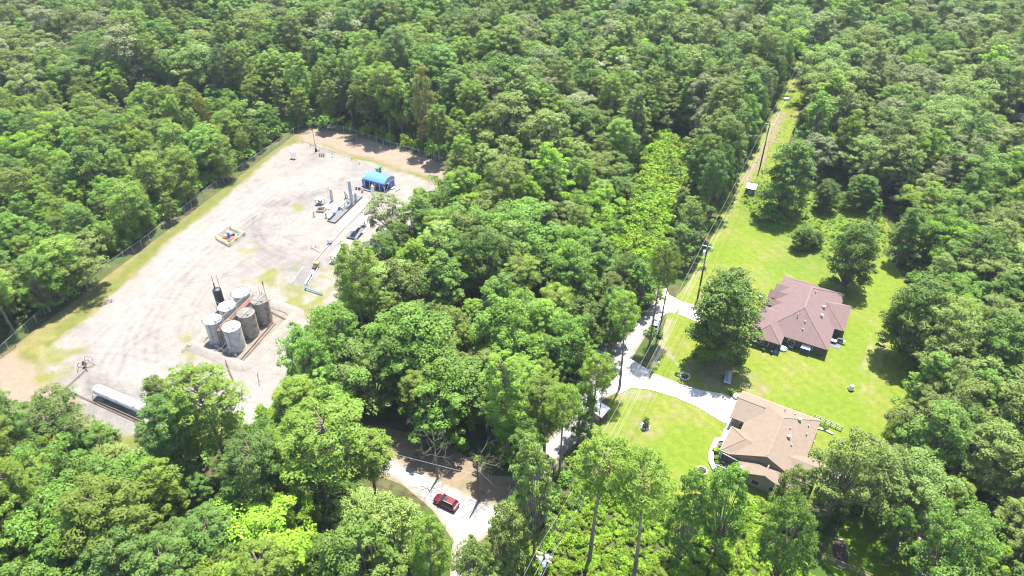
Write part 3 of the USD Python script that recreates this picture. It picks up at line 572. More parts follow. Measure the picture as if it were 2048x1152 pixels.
# undergrowth and vines
def cover(p, spacing, kd, lo, hi, seed, avoid=None):
    r = np.random.default_rng(seed); x0, y0, x1, y1 = p.bounds
    gx, gy = np.meshgrid(np.arange(x0, x1, spacing), np.arange(y0, y1, spacing)); w = np.c_[gx.ravel(), gy.ravel()] + r.uniform(-.9, .9, (gx.size, 2)) * spacing
    w = w[shapely.contains_xy(p, w[:, 0], w[:, 1])]
    if avoid is not None: w = w[~shapely.contains_xy(avoid, w[:, 0], w[:, 1])]
    s = r.uniform(lo, hi, len(w))
    return [(kd, int(k), *xy_, r.uniform(0, 360), a, a * r.uniform(.8, 1.3)) for k, xy_, a in zip(r.integers(0, 9, len(w)), w, s)]
view = Polygon([G(-150, 1300), G(2200, 1300), G(2150, 100), G(-100, 100)])
und = cover(view, 3.6, 'bush', 0.7, 1.5, 41, OPEN.union(LANE).buffer(1.2)) + cover(LineString([G(*p) for p in SITE_FENCE_L]).buffer(9).difference(SITE.buffer(1.3)), 2.3, 'bush', 1.0, 2.3, 47)
k_ = crown_hits(np.array([u[2] for u in und]), np.array([u[3] for u in und]), np.array([2.2 * u[6] for u in und]), np.array([1.7 * u[5] for u in und]), .3)
scatter('undergrowth', [u for u, h in zip(und, k_) if not h], 'mixed green undergrowth between the tree trunks', 'undergrowth')
lanebuf = LANE.buffer(1.5)
scatter('vine_thicket', cover(VINES, 1.5, 'limebush', 0.35, 0.9, 42, lanebuf) + cover(VINES, 1.1, 'limebush', 0.2, .5, 48, lanebuf) + cover(VINES, 6.5, 'bush', 0.4, 1.0, 49, lanebuf) + cover(VINES_2, 1.6, 'limebush', 0.5, 1.9, 43) + cover(VINES_2, 4.5, 'bush', 0.8, 1.8, 50), 'bright lime vines and brush covering the ground below the power line', 'vines')
scatter('meadow_brush', cover(MEADOW, 0.85, 'limebush', 0.06, 0.22, 44) + cover(MEADOW, 3.5, 'limebush', 0.2, 0.5, 46) + cover(CORRIDOR, 1.0, 'limebush', 0.04, 0.12, 45), 'low weeds and tall grass tufts of the unmown meadow', 'weeds')
# ---------------------------------------------------------------- objects of the well pad
import manifold3d as m3
M_galv = simple('galvanised_steel', (.42, .395, .345), 0.6, 0.05, .10, 0.8, dark=(.20, .185, .165), dark_scale=0.9, dark_at=(.5, .72))
M_stain = simple('rust_stained_steel', (.29, .25, .20), 0.65, 0.1, .12, 0.7, dark=(.11, .075, .05), dark_scale=0.55, dark_at=(.46, .66))
M_white = simple('white_paint', (.72, .72, .71), 0.4, 0, .05, 1.0)
M_whitish = simple('chalky_white_paint', (.60, .59, .57), 0.6, 0, .07, 1.5, dark=(.40, .37, .33), dark_scale=1.2, dark_at=(.52, .75))
M_beige = simple('dusty_beige_paint', (.15, .132, .11), 0.7, 0, .1, 1.0, dark=(.18, .11, .07), dark_scale=0.6, dark_at=(.56, .7))
M_vessel = simple('white_vessel_paint', (.56, .54, .56), 0.45, 0, .06, 1.0, dark=(.26, .11, .05), dark_scale=1.1, dark_at=(.56, .62))
M_rust = simple('rusty_steel', (.13, .065, .04), 0.85, 0.1, .3, 2.0)
M_rustred = simple('red_oxide_paint', (.26, .07, .05), 0.75, 0, .25, 2.0)
M_black = simple('black_steel', (.028, .03, .034), 0.45, 0.2, .2, 1.0)
M_dark = simple('dark_grey_grating', (.10, .105, .115), 0.7, 0.1, .25, 4.0)
M_grey = simple('grey_paint', (.25, .25, .25), 0.55, 0.1, .12, 1.5)
M_tower = simple('warm_grey_paint', (.33, .30, .275), 0.5, 0.1, .08, 1.0)
M_yellow = simple('pale_yellow_rail_paint', (.52, .44, .22), 0.7, 0, .12, 2.0)
M_blue = simple('sky_blue_paint', (.08, .185, .38), 0.45, 0, .08, 1.0)
M_blue2 = simple('deep_blue_paint', (.04, .12, .32), 0.5, 0, .12, 1.5)
M_green = simple('green_paint', (.04, .26, .12), 0.4, 0, .1, 1.5)
M_orange = simple('orange_paint', (.50, .13, .035), 0.5, 0, .15, 2.0)
M_ochre = simple('ochre_paint', (.46, .25, .08), 0.6, 0, .2, 2.0)
M_wire = simple('wire_metal', (.50, .50, .49), 0.45, 0.4, .05, 1.0)
M_pole = simple('tarred_pole_wood', (.050, .036, .028), 0.85, 0, .3, 2.0)
M_redpole = simple('reddish_pole_wood', (.13, .055, .035), 0.85, 0, .25, 2.0)
M_timber = simple('weathered_timber', (.20, .16, .115), 0.85, 0, .2, 3.0)
M_slab = simple('pale_concrete', (.28, .268, .25), 0.85, 0, .06, 0.8, 0.2)
M_tan = simple('damp_tan_earth', (.155, .135, .11), 0.95, 0, .2, 0.5, 0.1)
M_stone = simple('pale_stone', (.42, .39, .36), 0.9, 0, .15, 2.0, 0.2, bump=0.03)
M_glass = simple('dark_glass', (.02, .025, .03), 0.08, 0, .1, 1.0, 0.8)
M_tyre = simple('black_rubber', (.02, .02, .02), 0.9, 0, .1, 2.0, 0.2)
AX, AY = np.array([.942, -.336]), np.array([.336, .942])       # across and along the site
AZ = math.atan2(-.336, .942)
def g3(px, py, z=0.0): p = G(px, py, z); return np.array([p[0], p[1], z])

# chain-link fence: posts, rails and a real diagonal weave in every bay
def chain_fence(pixels, label, h=2.1, step=3.0):
    line = LineString([G(*p) for p in pixels]); n = max(1, int(round(line.length / step)))
    pts = [np.array(line.interpolate(t, normalized=True).coords[0]) for t in np.linspace(0, 1, n + 1)]
    o = pts[0]; t = thing('chain_link_fence', label, 'fence', (*o, 0))
    pts = [np.array([*(p - o), 0]) for p in pts]; Z = np.array([0, 0, 1.0])
    for p in pts: part('post', MB().tube(p, p + Z * (h + .12), .034, n=6), M_wire, t)
    for i in range(n):
        a, b = pts[i], pts[i + 1]; Lb = np.linalg.norm(b - a); d = (b - a) / Lb
        part('top_rail', MB().tube(a + Z * h, b + Z * h, .022, n=5, caps=False), M_wire, t)
        w = MB()
        for s in (1, -1):
            for k in np.arange(-h, Lb, 0.30):
                u0, u1 = max(k, 0), min(k + h, Lb)
                if u1 - u0 < .05: continue
                z0, z1 = (u0 - k, u1 - k) if s > 0 else (h - (u0 - k), h - (u1 - k))
                p, q_ = a + d * u0 + Z * z0, a + d * u1 + Z * z1; wd = d * 0.0045
                w.add([p - wd, p + wd, q_ + wd, q_ - wd], [[0, 1, 2], [0, 2, 3]])
        part('wire_panel', w, M_wire, t)
chain_fence(SITE_FENCE_L, 'long chain-link fence along the left side of the gravel pad')
chain_fence(SITE_FENCE_B[:], 'chain-link fence at the back of the pad below the young bushes')
single('pipe_rail', MB().tube(g3(-20, 727, .5), g3(31, 690, .5), .10, n=6).tube(g3(31, 690, 0), g3(31, 690, .5), .08, n=6).tube(g3(5, 709, 0), g3(5, 709, .5), .08, n=6), M_rust, 'rusty pipe rail at the far left edge beside the fence', 'pipe')

# earthen dike and its floor
dk = [G(395, 690), G(488, 728), G(587, 628)]; dk.append(dk[0] + dk[2] - dk[1])
ring = Polygon(dk).buffer(0.8).exterior; berm = ring.buffer(1.6)
single('dike_floor', sheet(Polygon(dk), 3.0, 0.010), M_tan, 'damp tan earth floor inside the tank dike', kind='structure')
def berm_relief(xy): d = shapely.distance(ring, shapely.points(xy)); return 0.75 * np.clip(1 - (d / 1.58), 0, 1) ** 0.8 + 0.06 * (nz(xy, 1.2, 55) - .5) * (d < 1.5)
v, f = sheet(berm, 0.32, 0.006, berm_relief); bm = single('gravel_dike', (v, f), M_pad, 'raised gravel bank squared around the tank battery', kind='structure', smooth=True)
v = np.array(UsdGeom.Mesh(bm).GetPointsAttr().Get()); tint(bm, WHITE * (.90 + .25 * nz(v[:, :2], .4, 56)[:, None]))

# six storage tanks
def tank(px, py, H, D, shell, roof, label, vent=False):
    p = G(px, py, H); R = D / 2
    t = thing('storage_tank', label, 'tank', (*p, 0), AZ)
    prof = [(R + .06, 0.0), (R + .06, .25), (R, .27)]
    for k in range(1, 5): prof += [(R, H * k / 5 - .03), (R + .018, H * k / 5), (R, H * k / 5 + .03)]
    part('shell', MB().lathe([(0.01, 0.002)] + prof + [(R, H - .08), (R + .05, H - .06), (R + .05, H)], n=40), shell, t, 25)
    part('roof', MB().lathe([(R + .04, H + .004), (R * .5, H + .17), (.02, H + .34)], n=40), roof, t, 40)
    part('hatch', MB().lathe([(.28, H + .12), (.28, H + .42), (.01, H + .46)], (R * .55, -R * .3, 0), 12), M_grey, t)
    w = MB()                                                   # loop of vent pipe over the roof
    w.path([(-R * .75, -R * .9, H - .3), (-R * .75, -R * .9, H + .65), (R * .55, -R * .9 + .5, H + .65), (R * .75, R * .5, H + .65), (-R * .2, R * .85, H + .65), (-R * .2, R * .85, H + .1)], .055, 5)
    part('roof_rail', w, M_dark, t)
    part('roof_pipe', MB().path([(R * .2, -R * 1.02, H * .3), (R * .2, -R * 1.02, H + .35), (R * .2, R * .8, H + .55), (R * .2, R * .8, H + .2)], .06, 6), M_grey, t)
    part('manway', MB().lathe([(.36, -.02), (.36, .10), (.30, .12), (.01, .12)], (R * .62, -R * .80, .75), 14, (.62, -.80, 0)), M_galv, t)
    part('outlet_valve', MB().tube((R * .2, -R, .4), (R * .2, -R - .6, .4), .09, n=8).box((R * .2, -R - .5, .55), (.22, .22, .35)), M_rust, t)
    if vent:
        part('vent_stack', MB().tube((R * .9, R * .25, H - .8), (R * .9, R * .25, H + 4.2), .05, n=6).tube((R * .9, R * .25, H + 4.2), (R * .9, R * .25, H + 5.0), .12, n=8).tube((R * .9, R * .25, H + 3.3), (-R * .1, -R * .1, H + .3), .035, n=5).box((R * 1.08, R * .2, H - .1), (.8, .8, .06)).tube((-R * .5, R * .9, H), (-R * .5, R * .9, H + 2.2), .04, n=5), M_rust, t)
    return t
TK = [(425.3, 638.8), (453.4, 611.9), (481.6, 585.6), (462.3, 652.8), (491, 625.2), (518.3, 599)]
tank(*TK[0], 5.9, 3.75, M_galv, M_whitish, 'grey steel tank with half stained roof at the front left of the battery')
tank(*TK[1], 5.9, 3.75, M_galv, M_white, 'white roofed tank in the middle of the rear row, beside the black treater')
tank(*TK[2], 5.9, 3.75, M_galv, M_white, 'white roofed tank at the far end of the rear row')
tank(*TK[3], 6.1, 3.75, M_galv, M_white, 'pale grey tank with bright white roof nearest the viewer')
tank(*TK[4], 6.1, 3.75, M_stain, M_beige, 'brown streaked tank with beige roof in the middle of the front row')
tank(*TK[5], 6.1, 3.75, M_stain, M_beige, 'rust spotted tank with stained roof and tall thin vent stack', True)
# catwalk between the rows
a3, b3 = np.array([*(G(*TK[0], 6) + G(*TK[3], 6)) / 2, 0]), np.array([*(G(*TK[2], 6) + G(*TK[5], 6)) / 2, 0])
cd = (b3 - a3) / np.linalg.norm(b3 - a3); cs_ = np.array([cd[1], -cd[0], 0]); Z3 = np.array([0, 0, 1.0]); s0 = a3 - cd * 1.6; s1 = b3 + cd * 1.6
t = thing('catwalk', 'rust-red steel catwalk running between the two rows of tanks', 'catwalk', tuple(s0)); rel = lambda p: np.asarray(p) - s0
part('deck', MB().beam(rel(s0 + Z3 * 5.0), rel(s1 + Z3 * 5.0), .95, .08), M_rust, t)
part('deck', MB().beam(rel(s0 + (s1 - s0) * .62 + Z3 * 5.08), rel(s0 + (s1 - s0) * .9 + Z3 * 5.08), .85, .05), M_rustred, t, label='red oxide painted length of deck')
for sd in (-1, 1):
    m = MB()
    for zz in (5.55, 6.1): m.tube(rel(s0 + cs_ * .5 * sd + Z3 * zz), rel(s1 + cs_ * .5 * sd + Z3 * zz), .035, n=5)
    for k in np.linspace(0, 1, 8): m.tube(rel(s0 + (s1 - s0) * k + cs_ * .5 * sd + Z3 * 5), rel(s0 + (s1 - s0) * k + cs_ * .5 * sd + Z3 * 6.1), .03, n=5)
    part('handrail', m, M_dark, t)
for k in (0.0, .5, 1.0):
    for sd in (-.4, .4): part('support', MB().tube(rel(s0 + (s1 - s0) * k + cs_ * sd), rel(s0 + (s1 - s0) * k + cs_ * sd + Z3 * 5), .06, n=6), M_rust, t)
t = thing('pipe_rack', 'bundle of grey overhead pipes beside the catwalk over the tanks', 'pipes', tuple(s0))
for k, off in enumerate((-.95, -.72, .78)):
    part('pipe', MB().tube(rel(s0 + cs_ * off + Z3 * (6.35 + .08 * k)), rel(s1 + cs_ * off + Z3 * (6.35 + .08 * k)), .085, n=8), (M_rust, M_dark, M_timber)[k], t)
for k in (.18, .5, .82):
    for sd in (-1, 1): part('branch_pipe', MB().path([rel(s0 + (s1 - s0) * k + cs_ * .75 * sd + Z3 * 6.4), rel(s0 + (s1 - s0) * k + cs_ * 1.6 * sd + Z3 * 6.75), rel(s0 + (s1 - s0) * k + cs_ * 2.3 * sd + Z3 * 6.25)], .05, 5), M_galv, t)
# rust-coloured pipes on the dike floor
for pts, r_, lab in (([(482, 718), (546, 644)], .09, 'rusty load line lying along the front row of tanks'), ([(486, 721), (550, 647)], .07, 'thin tan pipe lying parallel to the rusty load line'), ([(543, 624), (575, 640)], .1, 'red-brown pipe leaving the tank battery to the right')):
    q_ = [g3(x, y, .3) for x, y in pts]; single('load_line', MB().path(q_, r_, 8).tube(q_[0] * [1, 1, 0], q_[0], .07, n=6).tube(q_[-1] * [1, 1, 0], q_[-1], .07, n=6), M_rust if 'rusty' in lab or 'red' in lab else M_timber, lab, 'pipe')
t = thing('guard_rail', 'low grey-blue pipe rail before the front of the tanks', 'rail', tuple(g3(420, 688)))
o_ = g3(420, 688); qa, qb = g3(420, 692) - o_, g3(474, 716) - o_
for zz in (.5, .95): part('rail', MB().tube(qa + Z3 * zz, qb + Z3 * zz, .04, n=5), M_galv, t)
for k in np.linspace(0, 1, 5): part('post', MB().tube(qa + (qb - qa) * k, qa + (qb - qa) * k + Z3 * 1.0, .045, n=5), M_galv, t)
single('flow_line', MB().path([g3(445, 706, .25), g3(458, 738, .9), g3(470, 768, .25)], .09, 7), M_rust, 'rusty pipe running from the dike down towards the trees', 'pipe')
single('flow_line', MB().path([g3(515, 745, .9), g3(519, 765, .9)], .05, 6).path([g3(515, 745), g3(515, 745, .9)], .05, 6), M_rust, 'short rusty rail by the trees below the dike', 'pipe')
# black treater
p = G(432.6, 577.5, 7.3); t = thing('heater_treater', 'black vertical treater tower with thin stack behind the tanks', 'treater', (*p, 0), AZ)
part('shell', MB().lathe([(.01, .002), (1.0, .01), (.96, .3), (.96, 7.0), (.80, 7.25), (.4, 7.4), (.01, 7.42)], n=28), M_black, t, 30)
part('stack', MB().tube((-.35, 0, 7.2), (-.35, 0, 8.8), .13, n=8).tube((-.35, 0, 8.8), (-.35, 0, 10.8), .05, n=6), M_black, t)
part('guy_pole', MB().tube((1.05, .1, 0), (1.05, .1, 11.0), .05, n=6), M_rust, t)
part('burner_box', MB().box((-.2, -1.35, .9), (1.0, .9, 1.2)), M_rustred, t)
part('outlet_pipe', MB().path([(-.9, -.4, 4.4), (.2, -1.1, 4.2), (3.2, -1.6, 4.6)], .08, 6), M_whitish, t)
# small yellow frames at the dike corner
t = thing('yellow_rail', 'small pale yellow pipe barrier at the left corner of the dike', 'barrier', tuple(g3(366, 695))); o_ = g3(366, 695)
for a_, b_ in (((364, 698), (374, 686)), ((374, 686), (380, 690))): part('rail', MB().path([g3(*a_) - o_, g3(*a_, .9) - o_, g3(*b_, .9) - o_, g3(*b_) - o_], .05, 5), M_yellow, t)

# long horizontal pressure vessel
e0, e1 = G(190.5, 776.5, 1.85), G(287, 818, 1.85); vd = np.array([.905, -.425, 0.0]); vo = np.array([*e0, 0])
t = thing('pressure_vessel', 'long white rust-flecked cylinder vessel lying at the lower left of the pad', 'pressure vessel', tuple(vo))
LV, RV = 13.5, 1.06; prof = [(.01, 0)] + [(RV * math.sin(a), RV * .62 * (1 - math.cos(a))) for a in np.linspace(.25, math.pi / 2, 6)] + [(RV + .012, 3.2), (RV, 3.25), (RV, 6.4), (RV + .012, 6.45), (RV, 6.5), (RV, 9.6), (RV + .012, 9.65), (RV, 9.7)] + [(RV * math.cos(a), LV - RV * .62 + RV * .62 * math.sin(a)) for a in np.linspace(0, math.pi / 2 - .05, 6)]
part('shell', MB().lathe(prof, (0, 0, 1.85), 36, vd), M_vessel, t, 35)
sv = np.array([vd[1], -vd[0], 0])
for k in (2.2, 11.0):
    part('saddle', MB().beam(vd * k - sv * .95 + Z3 * .45, vd * k + sv * .95 + Z3 * .45, .35, .9), M_slab, t)
for k in (1.0, 6.6, 8.0): part('nozzle', MB().tube(vd * k + Z3 * 2.8, vd * k + Z3 * 3.15, .12, n=8).tube(vd * k + Z3 * 3.1, vd * k + Z3 * 3.16, .2, n=10), M_vessel, t)
part('drain_pipe', MB().path([vd * .2 + Z3 * 1.2, vd * -.8 - sv * -.6 + Z3 * .7, vd * .6 + sv * 1.6 + Z3 * .35], .05, 5), M_rust, t)
for pts, lab in (([(129, 778), (156, 753), (172, 738)], 'rusty flow line running up from the corner to the pipe manifold'), ([(129, 778), (190, 805), (268, 840), (330, 868)], 'long rusty pipe lying in front of the white pressure vessel'), ([(196, 803), (270, 836), (330, 863)], 'tan pipe lying between the rusty pipe and the vessel shadow')):
    q_ = [g3(x, y, .35) for x, y in pts]; m = MB().path(q_, .085, 7)
    for c_ in q_: m.tube(c_ * [1, 1, 0], c_, .06, n=5)
    single('flow_line', m, M_timber if lab.startswith('tan') else M_rust, lab, 'pipe')
# manifold with hoop
o_ = g3(171, 734); t = thing('pipe_manifold', 'wellhead-like cluster with tall hoop and spread legs near the white vessel', 'manifold', tuple(o_))
part('body', MB().tube((0, 0, 0), (0, 0, 1.5), .22, n=10).box((0, 0, .8), (.8, .35, .35)).box((0, 0, 1.5), (.4, .4, .3)), M_rust, t)
part('hoop', MB().path([(1.0 + .85 * math.cos(a), .5, 1.7 + .95 * math.sin(a)) for a in np.linspace(-.6, math.pi + .6, 15)], .05, 5), M_timber, t)
for a in (.3, 1.6, 3.0, 4.2, 5.4): part('leg', MB().path([(0, 0, 1.2), (1.3 * math.cos(a), 1.3 * math.sin(a), .9), (1.9 * math.cos(a), 1.9 * math.sin(a), 0)], .06, 5), M_dark, t)
part('handwheel', MB().lathe([(.3, -.03), (.36, 0), (.3, .03)], (-.9, .6, 1.6), 12, (.6, .2, 1)), M_rust, t)
single('bent_pipe', MB().path([g3(98, 787, 1.0), g3(100, 794, .55), g3(97, 800, .05)], .08, 6), M_rust, 'short bent rusty pipe stub on the orange dirt', 'pipe')

# well cellar with timber guard rails
cor = [g3(433, 478), g3(461, 493.5), g3(490, 471), g3(461.8, 457.8)]; o_ = sum(cor) / 4
t = thing('rail_fence', 'square pale yellow two-rail guard fence around the wellhead', 'fence', tuple(o_)); cor = [c - o_ for c in cor]
gap = [(0, 1, 0, .94), (1, 2, .04, 1), (2, 3, 0, 1), (3, 0, 0, 1)]
for a_, b_, k0, k1 in gap:
    A_, B_ = cor[a_] + (cor[b_] - cor[a_]) * k0, cor[a_] + (cor[b_] - cor[a_]) * k1
    for k in (k0, k1):
        if (a_, k) in ((1, .04), (0, .94), (0, 0), (2, 0), (3, 0)):
            c_ = cor[a_] + (cor[b_] - cor[a_]) * k; part('post', MB().box(c_ + Z3 * .62, (.22, .22, 1.24), AZ), M_yellow, t)
    c_ = (A_ + B_) / 2; part('post', MB().box(c_ + Z3 * .6, (.16, .16, 1.2), AZ), M_yellow, t)
    for zz in (.6, 1.15): part('rail', MB().beam(A_ + Z3 * zz, B_ + Z3 * zz, .13, .2), M_yellow, t)
ci = [c * .72 for c in cor]
t = thing('well_cellar', 'grey concrete cellar kerb inside the guard rails', 'cellar', tuple(o_))
for k in range(4): part('kerb', MB().beam(ci[k] + Z3 * .10, ci[(k + 1) % 4] + Z3 * .10, .22, .2), M_grey, t)
part('floor', MB().add([c * .98 + Z3 * .02 for c in ci], [[0, 1, 2], [0, 2, 3]]), M_slab, t)
for dx, dy, sx, sy, rz in ((-1.4, -.6, 1.5, 1.1, .5), (1.2, -1.0, 1.9, 1.3, .35), (.1, -2.1, 2.3, 1.0, .2), (.3, 1.0, 1.2, .8, .6)):
    single('steel_plate', MB().box((o_[0] + dx, o_[1] + dy, .32), (sx, sy, .5), AZ + rz), M_rust if dx < 1 else M_rustred, f'rusty red steel box lid beside the wellhead, {["left", "right", "front", "back"][[-1.4, 1.2, .1, .3].index(dx)]} one of the four', 'steel plate')
t = thing('wellhead', 'blue and white valve tree at the centre of the guard rails', 'wellhead', tuple(o_ + [-.3, -.2, 0]))
part('casing', MB().tube((0, 0, 0), (0, 0, 1.0), .28, n=12).tube((0, 0, .8), (0, 0, .95), .42, n=12), M_blue2, t)
part('valve_body', MB().box((0, 0, 1.35), (.4, .4, .7)).tube((-.7, 0, 1.3), (.7, 0, 1.3), .14, n=8), M_blue2, t)
part('cap', MB().tube((0, 0, 1.7), (0, 0, 2.15), .18, n=10), M_white, t); part('handwheel', MB().lathe([(.24, -.03), (.3, 0), (.24, .03)], (.75, 0, 1.3), 12, (1, 0, 0)), M_white, t)
single('green_box', MB().box((o_[0] + 1.9, o_[1] + 1.0, .3), (.9, .7, .55), .3), M_green, 'small faded green box in the right corner of the cellar', 'box')

# process skids
o_ = g3(680, 424); t = thing('process_skid', 'dark grated equipment skid with pipework below the tall tower', 'skid', tuple(o_))
sk = [g3(655, 443) - o_, g3(670, 447) - o_, g3(724, 395) - o_, g3(708, 389) - o_]
part('deck', MB().add([c + Z3 * z for z in (.05, .30) for c in sk], [[4, 5, 6], [4, 6, 7], [0, 1, 5], [0, 5, 4], [1, 2, 6], [1, 6, 5], [2, 3, 7], [2, 7, 6], [3, 0, 4], [3, 4, 7]]), M_dark, t)
part('edge_beam', MB().beam(sk[1] + Z3 * .28 + [.1, 0, 0], sk[2] + Z3 * .28 + [.1, 0, 0], .14, .35), M_rust, t)
part('edge_beam', MB().beam(sk[0] + Z3 * .3, sk[1] + Z3 * .3, .14, .3), M_timber, t)
part('edge_beam', MB().beam(sk[0] + Z3 * .36, sk[3] + Z3 * .36, .14, .3), M_grey, t)
r_ = np.random.default_rng(7); u_, w_ = (sk[3] - sk[0]), (sk[1] - sk[0])
for k in range(12):
    a_ = r_.uniform(.30, .92); b_ = r_.uniform(.15, .75); c_ = sk[0] + u_ * a_ + w_ * b_ + Z3 * .32
    part('pipe', MB().path([c_, c_ + Z3 * r_.uniform(.3, 1.0), c_ + Z3 * .5 + u_ / np.linalg.norm(u_) * r_.uniform(.5, 1.8)], r_.uniform(.05, .09), 6), (M_galv, M_whitish, M_grey)[k % 3], t)
for k in range(4): part('valve', MB().box(sk[0] + u_ * (.42 + .12 * k) + w_ * .45 + Z3 * .65, (.3, .3, .65), .4 * k), (M_grey, M_rust, M_galv, M_whitish)[k], t)
hd = u_ / np.linalg.norm(u_); c_ = sk[0] + hd * .3 + w_ * .12
part('drum', MB().lathe([(.01, 0), (.28, .06), (.33, .2), (.33, 3.8), (.28, 3.95), (.01, 4.0)], c_ + Z3 * .95, 16, hd), M_galv, t, 30)
part('control_box', MB().box(c_ + hd * 2.7 + Z3 * 1.5, (.9, .7, .5), math.atan2(hd[1], hd[0])), M_white, t); part('control_box', MB().box(c_ + hd * 6.2 + Z3 * .9, (.9, .6, .7), math.atan2(hd[1], hd[0])), M_grey, t)
def column(px, py, h, r, mat, label, pipes=True):
    p = g3(px, py); t = thing('vertical_vessel', label, 'vessel', tuple(p), AZ)
    part('shell', MB().lathe([(.01, .002), (r * 1.15, .005), (r * 1.15, .12), (r, .5), (r, h - r * .5), (r * .8, h - r * .15), (r * .3, h), (.01, h)], n=20), mat, t, 30)
    part('top_valve', MB().tube((0, 0, h - .05), (0, 0, h + .35), .06, n=6).box((0, 0, h + .3), (.2, .2, .14)), M_whitish, t)
    part('base_skirt', MB().box((0, 0, .12), (r * 2.8, r * 2.8, .2)), M_dark, t)
    if pipes: part('side_pipe', MB().path([(-r * .2, -r, h * .85), (-r * .2, -r - .35, h * .85), (-r * .2, -r - .35, .4), (-r * .2, -r * .9, .4)], .05, 6), M_whitish, t)
column(705, 411, 8.0, .42, M_tower, 'tallest slim grey tower on the equipment skid')
column(712.5, 403.5, 3.0, .36, M_tower, 'short grey column right behind the tallest tower')
column(691.5, 397, 2.3, .17, M_grey, 'thin short grey column left of the tallest tower', False)
column(695, 398.5, 1.7, .15, M_grey, 'thinnest little column between the slim columns', False)
column(664.8, 403.5, 4.2, .40, M_galv, 'grey vertical separator with curved side pipe, left of the skid')
column(747.5, 397, 4.1, .42, M_whitish, 'white vertical vessel standing at the edge of the trees')
p = g3(661, 402); single('looped_pipe', MB().path([p + Z3 * .1, p + [-.6, 0, 2.6], p + [-.1, 0, 3.7], p + [.5, .2, 4.4]], .05, 6).path([p + [-1.2 + .55 * math.cos(a), -.5, 1.0 + .55 * math.sin(a)] for a in np.linspace(0, 6.0, 12)], .04, 5), M_galv, 'curved thin pipe looping beside the left separator', 'pipe')
o_ = g3(641, 408); t = thing('sun_shelter', 'small white flat roof shelter on four legs left of the skid', 'shelter', tuple(o_), AZ)
part('roof', MB().box((0, 0, 1.85), (2.1, 1.9, .10)), M_white, t)
for sx in (-.9, .9):
    for sy in (-.8, .8): part('leg', MB().box((sx, sy, .9), (.09, .09, 1.8)), M_grey, t)
part('meter', MB().box((0, 0, .9), (.9, .6, .7)), M_grey, t)
o_ = g3(643, 421.5); t = thing('pump_crate', 'open rust-red pump in a square grey frame beside the shelter', 'pump', tuple(o_), AZ + .15)
for sx, sy, lx, ly in ((0, -.95, 2.3, .14), (0, .95, 2.3, .14), (-1.08, 0, .14, 1.76), (1.08, 0, .14, 1.76)): part('frame_side', MB().box((sx, sy, .4), (lx, ly, .7)), M_tower, t)
part('engine', MB().box((0, .1, .45), (1.5, 1.1, .7)).tube((-.6, -.3, .9), (.6, .3, .9), .2, n=8), M_rust, t)
part('drip_tray', MB().box((0, 0, .06), (2.0, 1.7, .08)), M_dark, t)
for px, py, lab in ((628, 433, 'left of the two short grey pipe stands before the rusty pump'), (652.5, 436, 'right of the two short grey pipe stands before the rusty pump')):
    p = g3(px, py); t = thing('pipe_stand', lab, 'pipe stand', tuple(p)); part('post', MB().tube((0, 0, 0), (0, 0, 1.5), .2, n=10), M_galv, t); part('elbow', MB().path([(0, 0, 1.4), (.2, 0, 1.7), (.9, .4, 1.5)], .14, 8), M_galv, t)
single('concrete_slab', MB().box((*G(668, 411), .10), (4.6, 5.0, .18), AZ), M_slab, 'bright square concrete slab between the separator and the skid', 'slab')
strip = [G(672, 449), G(728, 397), G(742, 403), G(698, 456), G(664, 500), G(645, 512), G(640, 506), G(668, 470)]
single('concrete_strip', sheet(Polygon([G(672, 449), G(728, 397), G(741, 402), G(690, 456)]).buffer(0), 2.0, .014), M_slab, 'long bright concrete strip right of the equipment skid', kind='structure')
for pts, lab in (([(629, 521), (680, 464), (735, 409)], 'long low pipe running along the concrete strip to the trees'), ([(641, 504), (626, 495)], 'short grey pipe leading to the yellow frame')):
    q_ = [g3(x, y, .35) for x, y in pts]; m = MB().path(q_, .07, 6)
    for c_ in q_: m.tube(c_ * [1, 1, 0], c_, .05, n=5)
    single('flow_line', m, M_galv, lab, 'pipe')
single('meter_box', MB().box((*G(660, 487), .95), (1.1, .9, .9), AZ).box((*G(660, 487), .25), (.2, .2, .5), AZ), M_white, 'white meter box on a post beside the low pipe', 'box')
p = g3(623, 496); single('pipe_gate', MB().path([p, p + Z3 * 1.3, p + [1.0, .3, 1.3], p + [1.0, .3, 0]], .06, 5).path([p + Z3 * .7, p + [1.0, .3, .7]], .05, 5), M_yellow, 'small yellow pipe frame standing alone on the gravel', 'barrier')
def shelter(qa, qb, wd, lab, dark_pipes=True):
    a_, b_ = g3(*qa, 2.3), g3(*qb, 2.3); d_ = b_ - a_; Ls = np.linalg.norm(d_); rz = math.atan2(d_[1], d_[0]); c_ = (a_ + b_) / 2
    t = thing('meter_shelter', lab, 'shelter', (c_[0], c_[1], 0), rz)
    part('roof', MB().box((0, 0, 2.3), (Ls, wd, .1), 0, [[1, 0, 0], [0, .99, .1], [0, -.1, .99]]), M_white, t)
    for k in np.linspace(-Ls / 2 + .3, Ls / 2 - .3, 5):
        for sy in (-wd / 2 + .15, wd / 2 - .15): part('post', MB().box((k, sy, 1.1), (.1, .1, 2.2)), M_grey, t)
    for k in range(6): part('meter_run', MB().tube((-Ls / 2 + .8 + k * (Ls - 1.6) / 5, -wd / 2 - .3, .5), (-Ls / 2 + .8 + k * (Ls - 1.6) / 5, wd / 2, .5), .1, n=8).tube((-Ls / 2 + .8 + k * (Ls - 1.6) / 5, 0, 0), (-Ls / 2 + .8 + k * (Ls - 1.6) / 5, 0, 1.1), .07, n=6), (M_dark, M_whitish)[k % 2], t)
    part('slab', MB().box((0, -.2, .05), (Ls + .6, wd + 1.2, .08)), M_slab, t)
